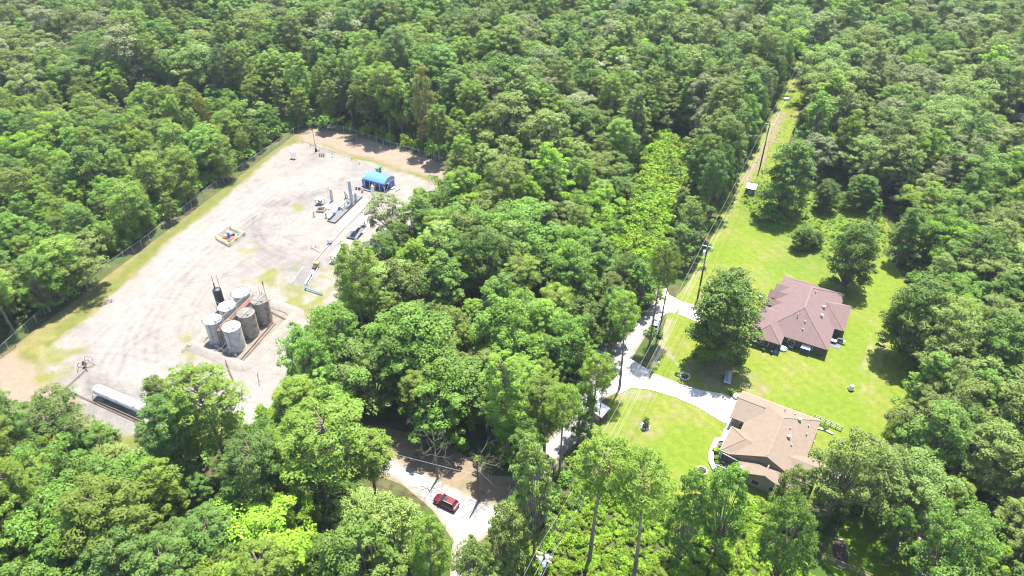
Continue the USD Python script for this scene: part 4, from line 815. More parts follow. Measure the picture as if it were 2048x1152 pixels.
shelter((704, 461.5), (731, 434), 1.5, 'long white meter shelter farther from the viewer, half under trees')
shelter((663.5, 512), (692, 484.5), 1.6, 'long white meter shelter with open side nearer the tank battery')
single('solar_panel', MB().box((*((G(697, 480) + G(724.5, 462)) / 2), .9), (3.2, 4.2, .08), AZ, [[1, 0, 0], [0, .98, -.2], [0, .2, .98]]).box((*((G(697, 480) + G(724.5, 462)) / 2), .4), (.3, .3, .8), AZ), M_dark, 'flat dark grey panel lying between the two meter shelters', 'panel')
# ochre pump on a white skid, blue pipe
o_ = g3(622, 553); a_, b_ = g3(634, 534) - o_, g3(611, 572) - o_; d_ = (b_ - a_) / np.linalg.norm(b_ - a_); n_ = np.array([d_[1], -d_[0], 0])
t = thing('pump_skid', 'white pump skid with round ochre motor at its upper end', 'pump', tuple(o_))
for sd in (-.45, .45): part('skid_beam', MB().beam(a_ + n_ * sd + Z3 * .2, a_ + d_ * 7.5 + n_ * sd + Z3 * .2, .15, .3), M_whitish, t)
part('motor', MB().lathe([(.01, -.75), (.5, -.7), (.62, -.4), (.62, .4), (.5, .7), (.01, .75)], a_ + Z3 * 1.1, 18, n_), M_ochre, t, 30)
part('engine', MB().box(a_ + d_ * 1.5 + Z3 * .7, (1.2, .9, .9), math.atan2(d_[1], d_[0])), M_black, t); part('gearbox', MB().box(a_ + d_ * 3.2 + Z3 * .6, (1.4, .7, .6), math.atan2(d_[1], d_[0])), M_whitish, t)
part('pipe', MB().path([a_ + d_ * 4 + Z3 * .5, a_ + d_ * 6.8 + Z3 * .5, b_ + Z3 * .5], .08, 6), M_galv, t); part('rail', MB().path([a_ + d_ * 5.5 - n_ * .5, a_ + d_ * 5.5 - n_ * .5 + Z3 * 1.1, b_ - n_ * .5 + Z3 * 1.1, b_ - n_ * .5], .04, 5), M_blue2, t)
single('blue_pipe', MB().path([g3(609, 573, .7), g3(611, 575.5, .7), g3(618, 578, .55), g3(645, 588, .45)], .16, 10).tube(g3(611, 575.5, 0), g3(611, 575.5, .6), .1, n=6), M_blue, 'bright blue pipe running from the pump skid into the trees', 'pipe')
t = thing('guard_rail', 'thin white pipe rail left of the pump skid', 'rail', tuple(g3(582, 566))); o_ = g3(582, 566)
for a_, b_ in (((582, 566), (595, 548)), ((595, 548), (607, 533))):
    part('rail', MB().path([g3(*a_) - o_, g3(*a_, 1.0) - o_, g3(*b_, 1.0) - o_, g3(*b_) - o_], .022, 5), M_whitish, t)

# compressor shed
uS, vS = np.array([.885, -.465]), np.array([.465, .885]); pS = G(727.7, 357.2, 3.0); rzS = math.atan2(uS[1], uS[0]); LS, WS = 7.3, 5.2
t = thing('compressor_shed', 'open-sided blue compressor shed with curved sky-blue roof', 'shed', (*pS, 0), rzS)
arc = [(WS * k / 10 - .1, 3.0 + 1.15 * math.sin(math.pi * k / 10) ** .9) for k in range(11)]
m = MB()
for k in range(10):
    (y0, z0), (y1, z1) = arc[k], arc[k + 1]
    m.add([(-.2, y0, z0), (LS, y0, z0), (LS, y1, z1), (-.2, y1, z1), (-.2, y0, z0 - .09), (LS, y0, z0 - .09), (LS, y1, z1 - .09), (-.2, y1, z1 - .09)], [[0, 1, 2], [0, 2, 3], [5, 4, 7], [5, 7, 6], [1, 5, 6], [1, 6, 2], [4, 0, 3], [4, 3, 7]])
part('roof', m, M_blue, t, 30)
for k in range(1, 8): part('roof_seam', MB().path([(LS * k / 8, y, z + .02) for y, z in arc], .025, 4), M_blue, t)
part('fascia', MB().box((LS / 2, -.06, 2.68), (LS, .08, .5)), M_blue2, t); part('fascia', MB().box((LS / 2, WS - .14, 2.68), (LS, .08, .5)), M_blue2, t)
part('gable', MB().add([(LS - .06, y, z - .1) for y, z in arc] + [(LS - .06, arc[-1][0], 2.5), (LS - .06, arc[0][0], 2.5)], [[0, k, k + 1] for k in range(1, 12)]), M_grey, t)
for k in (0.05, 1.9, 3.7, 5.5, 7.1):
    for y in (0.0, WS - .2): part('post', MB().box((k, y, 1.25), (.12, .12, 2.4)), M_whitish if y == 0 else M_blue2, t)
part('end_wall', MB().box((-.55, 2.0, 1.3), (1.0, 3.6, 2.5)).box((-.55, .16, 1.9), (1.1, .1, .5)), M_blue, t)
part('end_wall', MB().box((LS - .1, 3.7, 1.2), (.1, 2.4, 2.2)), M_blue2, t, label='violet-blue right end wall')
part('cooler', MB().lathe([(.01, 0), (.55, 0), (.55, .7), (.45, .75), (.01, .75)], (-.6, 3.2, 2.6), 16), M_blue2, t); part('exhaust_box', MB().box((-.6, 1.0, 2.85), (.8, .9, .6)), M_whitish, t)
part('engine', MB().box((2.6, 2.0, 1.0), (2.0, 1.3, 1.5)).tube((2.2, 1.2, 1.6), (3.4, 1.2, 1.6), .3, n=10), M_orange, t)
part('compressor', MB().box((4.9, 2.2, .9), (1.8, 1.5, 1.3)).tube((4.2, 1.2, 1.3), (6.6, 1.2, 1.3), .35, n=12), M_blue2, t)
part('skid_deck', MB().box((3.2, 1.8, .16), (8.6, 6.6, .3)), M_dark, t)
part('brace', MB().beam((LS, .2, .3), (LS, WS * .5, 2.4), .08, .08), M_whitish, t)
o_ = g3(758, 344.5); t = thing('fuel_drum', 'green cylindrical drum on a stand behind the blue shed', 'drum', tuple(o_), AZ + 1.35)
part('drum', MB().lathe([(.01, -1.05), (.45, -1.03), (.48, -.95), (.48, .95), (.45, 1.03), (.01, 1.05)], (0, 0, 1.35), 18, (1, 0, 0)), M_green, t, 30)
for k in (-.6, .6): part('stand', MB().box((k, 0, .45), (.1, .8, .9)), M_grey, t)
for px, py, mt, lab in ((713, 378.5, M_blue2, 'blue and white barrel left of the compressor shed'), (718.5, 379.5, M_rust, 'dark brown barrel beside the blue barrel'), (725, 385, M_orange, 'orange-lidded barrel nearest the white vessel')):
    p = g3(px, py); t = thing('barrel', lab, 'barrel', tuple(p)); part('body', MB().lathe([(.01, .002), (.29, .005), (.30, .3), (.31, .32), (.30, .34), (.30, .88), (.27, .9)], n=16), mt, t, 30); part('lid', MB().lathe([(.28, .89), (.26, .92), (.01, .92)], n=16), M_white if mt is M_blue2 else M_orange, t)
for px, py, lab in ((783, 378, 'left of the two pale pipes lying right of the blue shed'), (792, 381, 'right of the two pale pipes lying right of the blue shed')):
    p = g3(px, py, .25); single('pale_pipe', MB().tube(p, p + [.9, 1.3, 0], .22, n=12), M_whitish, lab, 'pipe')
# flare stack and small things at the far corner
p = g3(632.5, 303); t = thing('flare_stack', 'thin dark flare stack at the far corner of the pad', 'flare stack', tuple(p))
part('stack', MB().tube((0, 0, 0), (0, 0, 9.3), .09, .06, n=8), M_black, t); part('tip', MB().tube((0, 0, 9.2), (0, 0, 10.0), .14, n=8), M_rust, t); part('base', MB().box((0, 0, .5), (.7, .5, 1.0), .3).tube((0, 0, .4), (1.3, -.2, .3), .08, n=6), M_black, t)
o_ = g3(588, 317); t = thing('raised_tank', 'white box tank on tall thin legs near the far corner', 'tank', tuple(o_), AZ)
part('tank', MB().lathe([(.01, -.95), (.45, -.93), (.5, -.85), (.5, .85), (.45, .93), (.01, .95)], (0, 0, 2.1), 16, (1, 0, 0)), M_white, t, 30)
for sx in (-.6, .6):
    for sy in (-.4, .4): part('leg', MB().box((sx, sy, .85), (.07, .07, 1.7)), M_grey, t)
for k in range(3): single('valve_post', MB().tube(g3(639.5 + 4 * k, 307), g3(639.5 + 4 * k, 307, 1.0), .16, n=8).tube(g3(639.5 + 4 * k, 307, .95), g3(639.5 + 4 * k, 307, 1.15), .22, n=8), M_grey, f'{("left", "middle", "right")[k]} of three short grey valve posts beside the flare stack', 'valve')
p = g3(666, 313); single('tripod', MB().tube(p + [-.6, 0, 0], p + [0, 0, 1.9], .05, n=5).tube(p + [.6, 0, 0], p + [0, 0, 1.9], .05, n=5).tube(p + [0, -.6, 0], p + [0, 0, 1.9], .05, n=5).box(p + [0, 0, .08], (1.2, .8, .12)), M_grey, 'small grey frame right of the valve posts', 'frame')
t = thing('cable_rail', 'low thin pipe barrier crossing the far corner of the pad', 'barrier', tuple(g3(604, 287))); o_ = g3(604, 287); pts = [g3(604, 285), g3(622, 293), g3(660, 305), g3(703, 321), g3(720, 330)]
for a_, b_ in zip(pts[:-1], pts[1:]): part('rail', MB().tube(a_ + Z3 * .7 - o_, b_ + Z3 * .7 - o_, .05, n=5), M_black, t)
for a_ in pts: part('post', MB().tube(a_ - o_, a_ + Z3 * .9 - o_, .06, n=5), M_black, t)
# ---------------------------------------------------------------- houses, vehicles, poles and garden things
def shingle(name, col):
    """roof shingles seen from far: fine courses, blotches and faint streaks running down"""
    nodes = {'g': ('geometry', {}), 'n': ('noise_texture', {'scale': 1.1, 'detail': 5.0}), 'n2': ('noise_texture', {'scale': 9.0, 'detail': 3.0}), 'w': ('wave_texture', {'wave_type': 'bands', 'bands_direction': 'z', 'scale': 2.2, 'distortion': 0.4}),
             'r': ('rgb_ramp', {'ramp': [(0.25, [c * .80 for c in col]), (0.75, [c * 1.14 for c in col])]}), 'a': ('math', {'math_type': 'multiply_add', 'value2': 0.45}), 'b': ('math', {'math_type': 'multiply_add', 'value2': 0.10, 'value3': 0.02}), 'c': ('math', {'math_type': 'multiply', 'value2': 0.48}),
             'p': ('principled_bsdf', {'roughness': 0.9, 'specular_ior_level': 0.2}), 'bm': ('bump', {'strength': 0.4, 'distance': 0.02})}
    links = [('g.position', 'n.vector'), ('g.position', 'n2.vector'), ('g.position', 'w.vector'), ('w.fac', 'b.value1'), ('n.fac', 'a.value1'), ('b.value', 'a.value3'), ('n2.fac', 'c.value1'), ('c.value', 'b.value3'), ('a.value', 'r.fac'), ('r.color', 'p.base_color'), ('w.fac', 'bm.height'), ('bm.normal', 'p.normal')]
    return usdkit.material(stage, L(name), nodes, links, surface='p.BSDF')
M_shA = shingle('mauve_brown_shingles', (.138, .094, .088)); M_shB = shingle('tan_shingles', (.172, .132, .098))
M_ridge = simple('ridge_cap_shingles', (.155, .102, .090), 0.9, 0, .1, 2.0, 0.2)
M_brick = usdkit.material(stage, L('dark_brick'), {'g': ('texture_coordinate', {}), 'b': ('brick_texture', {'color1': (.09, .065, .05), 'color2': (.055, .045, .038), 'mortar': (.13, .12, .105), 'scale': 4.0, 'mortar_size': .015}), 'm': ('mapping', {'rotation': (math.pi / 2, 0, 0)}), 'p': ('principled_bsdf', {'roughness': .9})}, [('g.object', 'm.vector'), ('m.vector', 'b.vector'), ('b.color', 'p.base_color')], surface='p.BSDF')
M_siding = simple('olive_beige_siding', (.20, .185, .125), 0.8, 0, .06, 1.0, 0.2); M_trim = simple('cream_trim', (.50, .46, .40), 0.6, 0, .05, 1.0)
M_soil = simple('dark_mulch', (.06, .045, .035), 0.95, 0, .35, 2.5, 0.1); M_red = simple('red_car_paint', (.12, .006, .014), 0.28, 0.35, .04, 1.0, 0.6); M_lblue = simple('pale_blue_paint', (.35, .43, .50), 0.4, 0, .06, 1.0)
M_chrome = simple('bright_chrome', (.6, .6, .6), 0.2, 0.9, .03, 1.0); M_lamp = simple('lamp_glass', (.55, .52, .48), 0.15, 0, .05, 1.0); M_taill = simple('red_lamp_glass', (.35, .02, .02), 0.15, 0, .05, 1.0)
M_snag = simple('bleached_dead_wood', (.15, .13, .11), 0.9, 0, .2, 3.0); M_pink = simple('pinkish_paving', (.30, .235, .205), 0.9, 0, .15, 2.0)

def roof_wing(u0, u1, v0, v1, e, s, axis, hip0=True, hip1=True):
    """convex roof body over a rectangle, ridge along 'u' or 'v', ends hipped or gabled"""
    w = ((v1 - v0) if axis == 'u' else (u1 - u0)) / 2; h = e + w * s
    if axis == 'u': r = [(u0 + (w if hip0 else 0), (v0 + v1) / 2, h), (u1 - (w if hip1 else 0), (v0 + v1) / 2, h)]
    else: r = [((u0 + u1) / 2, v0 + (w if hip0 else 0), h), ((u0 + u1) / 2, v1 - (w if hip1 else 0), h)]
    return m3.Manifold.hull_points(np.array([(u, v, z) for u in (u0, u1) for v in (v0, v1) for z in (e - .16, e)] + r))
def union(parts):
    m = parts[0]
    for p in parts[1:]: m = m + p
    return m
def mbox(u0, u1, v0, v1, z0, z1): return m3.Manifold.cube((u1 - u0, v1 - v0, z1 - z0)).translate((u0, v0, z0))
def ray_z(solid_mesh, u, v):                                   # height of the roof above (u, v)
    f = solid_mesh.to_mesh(); V, T = f.vert_properties[:, :3], f.tri_verts; A, B, C = V[T[:, 0]], V[T[:, 1]], V[T[:, 2]]
    d = (B[:, 1] - C[:, 1]) * (A[:, 0] - C[:, 0]) + (C[:, 0] - B[:, 0]) * (A[:, 1] - C[:, 1]); d = np.where(np.abs(d) < 1e-9, 1e9, d)
    a = ((B[:, 1] - C[:, 1]) * (u - C[:, 0]) + (C[:, 0] - B[:, 0]) * (v - C[:, 1])) / d; b = ((C[:, 1] - A[:, 1]) * (u - C[:, 0]) + (A[:, 0] - C[:, 0]) * (v - C[:, 1])) / d
    k = (a >= 0) & (b >= 0) & (a + b <= 1); z = a * A[:, 2] + b * B[:, 2] + (1 - a - b) * C[:, 2]
    return z[k].max() if k.any() else 2.6
def to_local(px, py, z, O, U):
    w = G(px, py, z) - O; return w @ U, w @ np.array([-U[1], U[0]])
def on_roof(px, py, O, U, solid):
    z = 4.5
    for _ in range(14): u, v = to_local(px, py, z, O, U); z = .5 * z + .5 * ray_z(solid, u, v)
    return u, v, z
def vents(t, O, U, solid, items):
    for px, py, h, r in items:
        u, v, z = on_roof(px, py, O, U, solid)
        part('roof_vent', MB().tube((u, v, z - .15), (u, v, z + h), r, n=8).tube((u, v, z + h - .02), (u, v, z + h + .12), r * 1.5, n=8), M_grey if r < .2 else M_galv, t)

# the brown roofed brick house
U1 = np.array([.875, -.484]); O1 = G(1655.1, 700.9, 2.6); RZ1 = math.atan2(U1[1], U1[0])
h1 = thing('brick_house', 'brick house under a wide mauve-brown hipped roof with several gables', 'house', (*O1, 0), RZ1)
e, s = 2.6, .56
R1 = union([roof_wing(-14, 0, 0.2, 22.4, e, s, 'v'), roof_wing(-15.8, -9, -3, 9, e + .004, s, 'v'), roof_wing(-7, 2.1, 8.2, 18.3, e + .008, s * .98, 'u', True, True),
            roof_wing(-14.7, -8, 15.6, 18.4, e + .3, .75, 'u', False), roof_wing(-15.5, -8, 12.4, 15.3, e + .3, .85, 'u', False), roof_wing(-15.4, -8, 9.4, 11.9, e + .3, .75, 'u', False), roof_wing(-13.9, -6, 18.6, 23.0, e + .012, s, 'u', True, True)])
part('roof', R1, M_shA, h1)
W1 = union([mbox(-13.4, -.6, .9, 21.8, 0, e - .02), mbox(-15.2, -9.6, -2.4, 9, 0, e - .025), mbox(-8, 1.5, 8.8, 17.7, 0, e - .03), mbox(-14.6, -8, 9.9, 17.8, 0, e - .035)])
part('wall', W1, M_brick, h1)
rc = MB(); z_r = e + 7 * s
rc.beam((-7, 7.2, z_r + .02), (-7, 15.4, z_r + .02), .34, .06)
for q0, q1 in (((-7, 7.2, z_r), (0, .2, e)), ((-7, 7.2, z_r), (-14, .2, e)), ((-2.95, 13.25, e + 5.05 * s * .98), (2.1, 8.2, e)), ((-2.95, 13.25, e + 5.05 * s * .98), (2.1, 18.3, e)), ((-12.4, .4, e + 3.4 * s), (-9, -3, e)), ((-12.4, .4, e + 3.4 * s), (-15.8, -3, e)), ((-7, 15.4, z_r), (0, 22.4, e))):
    rc.beam(np.array(q0) + [0, 0, .02], np.array(q1) + [0, 0, .02], .30, .05)
part('ridge_cap', rc, M_ridge, h1)
def window(t, c, w, h, rz, frame=None):
    f = part('window', MB().box((*c[:2], c[2]), (w + .2, .10, h + .2), rz), frame or M_trim, t)
    part('pane', MB().box((c[0] + .05 * math.sin(rz), c[1] - .05 * math.cos(rz), c[2]), (w, .06, h), rz), M_glass, f)
for u_ in (-7.4, -3.6): window(h1, (u_, .86, 1.45), 1.3, 1.3, 0)
window(h1, (-12.4, -2.44, 1.45), 1.6, 1.2, 0); window(h1, (1.54, 11.2, 1.45), 1.5, 1.3, math.pi / 2); window(h1, (1.54, 15.0, 1.45), 1.5, 1.3, math.pi / 2)
for u_ in (-15.0, -15.0): pass
part('fascia', MB().box((-4.4, .16, e - .10), (8.8, .05, .2)).box((.04, 4.2, e - .1), (.05, 8.0, .2)).box((2.13, 13.2, e - .1), (.05, 10.0, .2)).box((-12.4, -3.04, e - .1), (6.8, .05, .2)), M_shA, h1)
vents(h1, O1, U1, R1, [(1594.9, 634, .9, .08), (1610, 645, .35, .10), (1605, 660, .35, .10), (1647, 616, .5, .22), (1643, 634, .6, .22), (1631, 586, .4, .10)])
l1 = lambda u, v: (*(O1 + U1 * u + np.array([-U1[1], U1[0]]) * v), 0)
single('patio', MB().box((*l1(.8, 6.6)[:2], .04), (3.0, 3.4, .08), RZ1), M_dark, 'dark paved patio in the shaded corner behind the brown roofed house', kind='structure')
t = thing('grill', 'dark grill cart standing on the shaded patio corner', 'grill', l1(1.9, 7.2), RZ1); part('hood', MB().lathe([(.01, -.6), (.3, -.58), (.34, -.5), (.34, .5), (.3, .58), (.01, .6)], (0, 0, .95), 14, (1, 0, 0)), M_black, t, 30); part('cart', MB().box((0, 0, .42), (1.3, .5, .8)).box((.9, 0, .85), (.5, .5, .05)), M_grey, t)
t = thing('patio_table', 'pale small table on the shaded patio of the brown roofed house', 'table', l1(.6, 6.6), RZ1); part('top', MB().box((0, 0, .74), (1.4, .8, .05)), M_grey, t)
for sx in (-.6, .6):
    for sy in (-.3, .3): part('leg', MB().box((sx, sy, .36), (.06, .06, .72)), M_grey, t)
def place(px, py): p = G(px, py); return (*p, 0)
t = thing('paddling_pool', 'two-tiered white and pale blue round tub by the brick wall', 'tub', place(1565.5, 699)); part('tub', MB().lathe([(.01, .02), (.80, .02), (.85, .45), (.78, .45), (.75, .2), (.01, .18)], n=20), M_lblue, t); part('cover', MB().lathe([(.74, .46), (.6, .62), (.01, .68)], n=20), M_white, t)
t = thing('barrel', 'deep blue barrel in the shade at the garage corner of the brown roofed house', 'barrel', place(1549.5, 707)); part('body', MB().lathe([(.01, .002), (.30, .005), (.32, .45), (.30, .9), (.01, .92)], n=16), M_blue2, t, 30); part('lid', MB().lathe([(.30, .91), (.27, .95), (.01, .95)], n=16), M_blue, t)
t = thing('swing_seat', 'white-topped swing seat standing in the wall shade of the brick house', 'swing seat', place(1608, 706), RZ1); part('canopy', MB().box((0, 0, 1.7), (1.9, 1.1, .08), 0, [[1, 0, 0], [0, .97, -.25], [0, .25, .97]]), M_white, t); part('seat', MB().box((0, 0, .5), (1.6, .6, .08)).box((0, .3, .8), (1.6, .08, .6)), M_blue2, t)
for sx in (-.9, .9): part('frame', MB().path([(sx, -.7, 0), (sx, 0, 1.65), (sx, .7, 0)], .04, 5), M_grey, t)
t = thing('wheelbarrow', 'dark wheelbarrow leaning below the brick wall window', 'wheelbarrow', place(1581, 696), RZ1); part('tray', MB().prism([(-.5, -.3), (.5, -.35), (.6, .35), (-.5, .3)], .35, .6), M_grey, t); part('wheel', MB().lathe([(.05, -.05), (.2, -.05), (.2, .05), (.05, .05)], (.75, 0, .2), 12, (0, 1, 0)), M_tyre, t); part('handle', MB().tube((-.5, .25, .5), (-1.1, .3, .6), .03, n=5).tube((-.5, -.25, .5), (-1.1, -.3, .6), .03, n=5), M_timber, t)
for px, py, k in ((1526, 703, 'left'), (1542, 708, 'right')): t = thing('flower_pot', f'{k} of two dark pots in front of the garage wall', 'flower pot', place(px, py)); part('pot', MB().lathe([(.01, .002), (.22, .01), (.3, .45), (.25, .45), (.22, .4), (.01, .4)], n=12), M_soil, t); part('plant', leaf_quads(np.random.default_rng(int(px)), np.array([[0, 0, .65]]), np.array([[.3, .3, .3]]), 40, .14), FOL['leaf'], t)
for px, py, k in ((1520, 598, 'pale stone by the front door of the brown roofed house'), (1528, 610, 'white urn by the front porch pillar of the brown roofed house')): single('garden_urn', MB().lathe([(.01, .002), (.25, .01), (.18, .3), (.4, .7), (.3, .75), (.01, .7)], place(px, py), 14), M_stone, k, 'urn')

# the tan roofed house
U2 = np.array([.85542, -.51793]); O2 = G(1400 + 435 / 5.237, 770 + 62 / 5.237, 2.7); RZ2 = math.atan2(U2[1], U2[0])
h2 = thing('siding_house', 'olive-beige house under a large tan shingled roof with stepped gables', 'house', (*O2, 0), RZ2)
e = 2.7
R2 = union([roof_wing(2.9, 15.2, -16.9, 0, e, .5, 'v', False, True), roof_wing(0.2, 9, -8.0, .004, e + .004, .45, 'u', False, True), roof_wing(1.2, 9, -16.75, -10.1, e + .008, .5, 'u', True, True),
            roof_wing(4.8, 14.8, -20.0, -14, e - .30, .40, 'v', False, True), roof_wing(9, 17.5, -16.4, -10, e + .016, .48, 'u', True, False)])
part('roof', R2, M_shB, h2)
W2 = union([mbox(3.5, 14.6, -16.2, -.6, 0, e - .02), mbox(.8, 9, -7.4, -.5, 0, e - .025), mbox(1.8, 9, -16.1, -10.7, 0, e - .03), mbox(5.4, 14.2, -19.4, -14, 0, e - .335), mbox(9, 16.9, -15.8, -10.6, 0, e - .04)])
gab = m3.Manifold.hull_points(np.array([(u, v, z) for v in (-19.4, -19.2) for u, z in ((5.5, e - .5), (14.1, e - .5), (9.8, e - .3 + 4.2 * .40))])) + m3.Manifold.hull_points(np.array([(u, v, z) for u in (.8, 1.0) for v, z in ((-7.3, e - .2), (-.7, e - .2), (-4, e + 3.2 * .45))])) + m3.Manifold.hull_points(np.array([(u, v, z) for v in (-16.2, -16.0) for u, z in ((3.6, e - .2), (14.5, e - .2), (9.05, e + 5.4 * .5))]))
part('wall', W2 + gab, M_siding, h2)
rc = MB(); zr = e + 6.15 * .5
for q0, q1 in (((9.05, -16.6, zr), (9.05, -6.15, zr)), ((9.05, -6.15, zr), (15.2, 0, e)), ((9.8, -20, e - .3 + 5 * .40), (9.8, -16.6, e - .3 + 5 * .40)), ((.2, -4, e + 4 * .45), (5.5, -4, e + 4 * .45)), ((4.5, -13.4, e + 3.33 * .5), (1.2, -16.75, e)), ((4.5, -13.4, e + 3.33 * .5), (1.2, -10.1, e))): rc.beam(np.array(q0) + [0, 0, .02], np.array(q1) + [0, 0, .02], .28, .05)
part('ridge_cap', rc, M_shB, h2)
part('fascia', MB().box((7.6, .05, e - .09), (15.0, .05, .2)).box((.17, -4, e - .09), (.05, 8, .2)).box((1.17, -13.4, e - .09), (.05, 6.6, .2)).box((4.9, -16.79, e - .09), (7.4, .05, .2)), M_trim, h2)
part('garage_door', MB().box((.77, -4, 1.15), (.06, 4.8, 2.2)), M_trim, h2); window(h2, (8.6, -19.42, 1.4), 1.2, 1.2, 0); window(h2, (11.6, -19.42, 1.4), 1.2, 1.2, 0); window(h2, (1.76, -12.2, 1.4), 1.2, 1.2, -math.pi / 2); window(h2, (2.6, -7.45, 1.4), 1.0, 1.0, 0)
vents(h2, O2, U2, R2, [(1569.5, 823, .7, .08), (1590, 829.5, .3, .10), (1599, 842, .5, .24), (1580, 858, .3, .1), (1577, 876, .5, .24), (1617, 853, .3, .1), (1582.5, 891.5, .3, .1), (1613, 870, .3, .1)])
l2 = lambda u, v, z=0: (*(O2 + U2 * u + np.array([-U2[1], U2[0]]) * v), z)
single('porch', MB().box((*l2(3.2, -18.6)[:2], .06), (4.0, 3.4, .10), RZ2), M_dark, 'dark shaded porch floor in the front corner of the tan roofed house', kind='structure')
t = thing('pergola', 'thin pale beam frame over the dark front porch', 'pergola', l2(1.6, -16.9), RZ2); part('beam', MB().beam((0, 0, 2.3), (3.4, -.4, 2.3), .1, .12), M_trim, t); part('beam', MB().beam((0, -3.2, 2.3), (3.2, -3.2, 2.3), .1, .12), M_grey, t)
for u_, v_ in ((0, 0), (0, -3.2)): part('post', MB().box((u_, v_, 1.15), (.12, .12, 2.3)), M_trim, t)
for k, (u_, v_) in enumerate(((2.4, -18.2), (3.6, -19.4))): t = thing('porch_chair', f'{("outer", "inner")[k]} dark chair on the shaded porch', 'chair', l2(u_, v_), RZ2 + k); part('seat', MB().box((0, 0, .45), (.6, .6, .08)), M_black, t); part('backrest', MB().box((0, .28, .8), (.6, .07, .7)), M_black, t); part('legs', MB().box((0, 0, .2), (.5, .5, .4)), M_black, t)
single('satellite_dish', MB().lathe([(.01, 0), (.25, .05), (.36, .16), (.38, .2), (.01, .04)], l2(5.6, -18.9, 3.3), 14, (-.5, -.6, .6)).tube(l2(5.6, -18.8, 2.9), l2(5.6, -18.85, 3.35), .04, n=5), M_white, 'small white dish on the lower roof corner of the tan house', 'dish')
# walk, flower bed and its white border
single('walkway', sheet(Polygon([G(1474, 826), G(1482, 842), G(1452, 884), G(1438, 884), G(1448, 858)]).buffer(0), 2.0, .016), M_conc, 'white concrete walk from the driveway to the front door', kind='structure')
bl = [(1444, 880), (1433, 881), (1426, 896), (1421, 910), (1422, 925), (1428, 938), (1436, 951), (1448, 968)]
bl_w = LineString([G(*p) for p in bl]); k_ = bl_w.buffer(.45, cap_style='flat')
def kerb(p, z0, z1, name, mat, label, **kw):
    v, f = sheet(p, .6, z1); b = np.array(p.exterior.coords[:-1]); n = len(b); w = MB().add(v, f)
    w.add(np.vstack([np.c_[b, np.full(n, z0)], np.c_[b, np.full(n, z1)]]), [q for i in range(n) for q in ((i, (i + 1) % n, (i + 1) % n + n), (i, (i + 1) % n + n, i + n), (i + n, (i + 1) % n + n, (i + 1) % n), (i + n, (i + 1) % n, i))])
    return single(name, w, mat, label, **kw)
kerb(k_, 0, .32, 'garden_border', M_conc, 'curved white kerb around the front flower bed of the tan house', cat='border')
bed = Polygon([G(*p) for p in bl + [(1470, 960), (1462, 930), (1452, 900), (1462, 885)]]).buffer(0).difference(k_)
single('flower_bed', sheet(bed, 1.0, .02), simple('bed_soil', (.15, .11, .085), .95, 0, .3, 2.0, .1), 'brown soil of the flower bed before the tan house', kind='structure')
def shrub(px, py, r, label, kd='bush', which=0, group=None, h=None): return plant('shrub', kd, which, place(px, py), px, (r / 1.8, r / 1.8, (h or r) / 1.8), label, 'shrub', group)
for x, y, r, kd, lb in ((1435, 905, 1.1, 'limebush', 'light green shrub in the flower bed nearest the walkway'), (1434, 922, 1.0, 'bush', 'mid green shrub in the middle of the flower bed'), (1444, 948, 1.6, 'bush', 'large green shrub at the lower end of the flower bed'), (1456, 962, 1.8, 'bush', 'big shrub where flower bed meets the dark porch'), (1442, 893, .6, 'bush', 'smallest shrub near the front door'), (1478, 800, .9, 'bush', 'dark shrub at the garage corner beside the driveway'), (1466, 792, 1.0, 'bush', 'shrub on the shaded driveway edge')): shrub(x, y, r, lb, kd)
single('white_boulder', MB().lathe([(.01, 0), (.75, .05), (.8, .5), (.5, .85), (.01, .9)], place(1472, 795), 9), M_stone, 'whitish rock at the garage corner where driveway ends', 'rock')
single('back_patio', sheet(Polygon([G(1630, 936), G(1655, 930), G(1690, 950), G(1700, 972), G(1650, 985), G(1636, 965)]).buffer(0), 1.5, .018), M_conc, 'bright concrete patio among the trees right of the tan house', kind='structure')
k_ = LineString([G(*p) for p in ((1626, 884), (1624, 872), (1622, 862), (1634, 857), (1648, 860), (1664, 868))]).buffer(.25)
kerb(k_, 0, .25, 'garden_border', M_conc, 'thin curved white kerb at the right end of the tan house', cat='border')
def rail_fence(p0, p1, n, label, mat, h=1.25, rails=(.35, .75, 1.15)):
    a_, b_ = g3(*p0), g3(*p1); t = thing('rail_fence', label, 'fence', tuple(a_)); d_ = b_ - a_
    for k in np.linspace(0, 1, n): part('post', MB().box(d_ * k + Z3 * h / 2, (.14, .14, h), math.atan2(d_[1], d_[0])), mat, t)
    for zz in rails: part('rail', MB().beam(Z3 * zz + d_ * 0, d_ + Z3 * zz, .06, .14), mat, t)
rail_fence((1628, 838), (1682, 862), 6, 'white three-rail fence running right from the tan house', M_conc)
for x, y, r, lb in ((1641, 852, .7, 'low shrub behind the white rail fence, left one'), (1650, 857, .8, 'low shrub behind the white rail fence, right one')): shrub(x, y, r, lb)

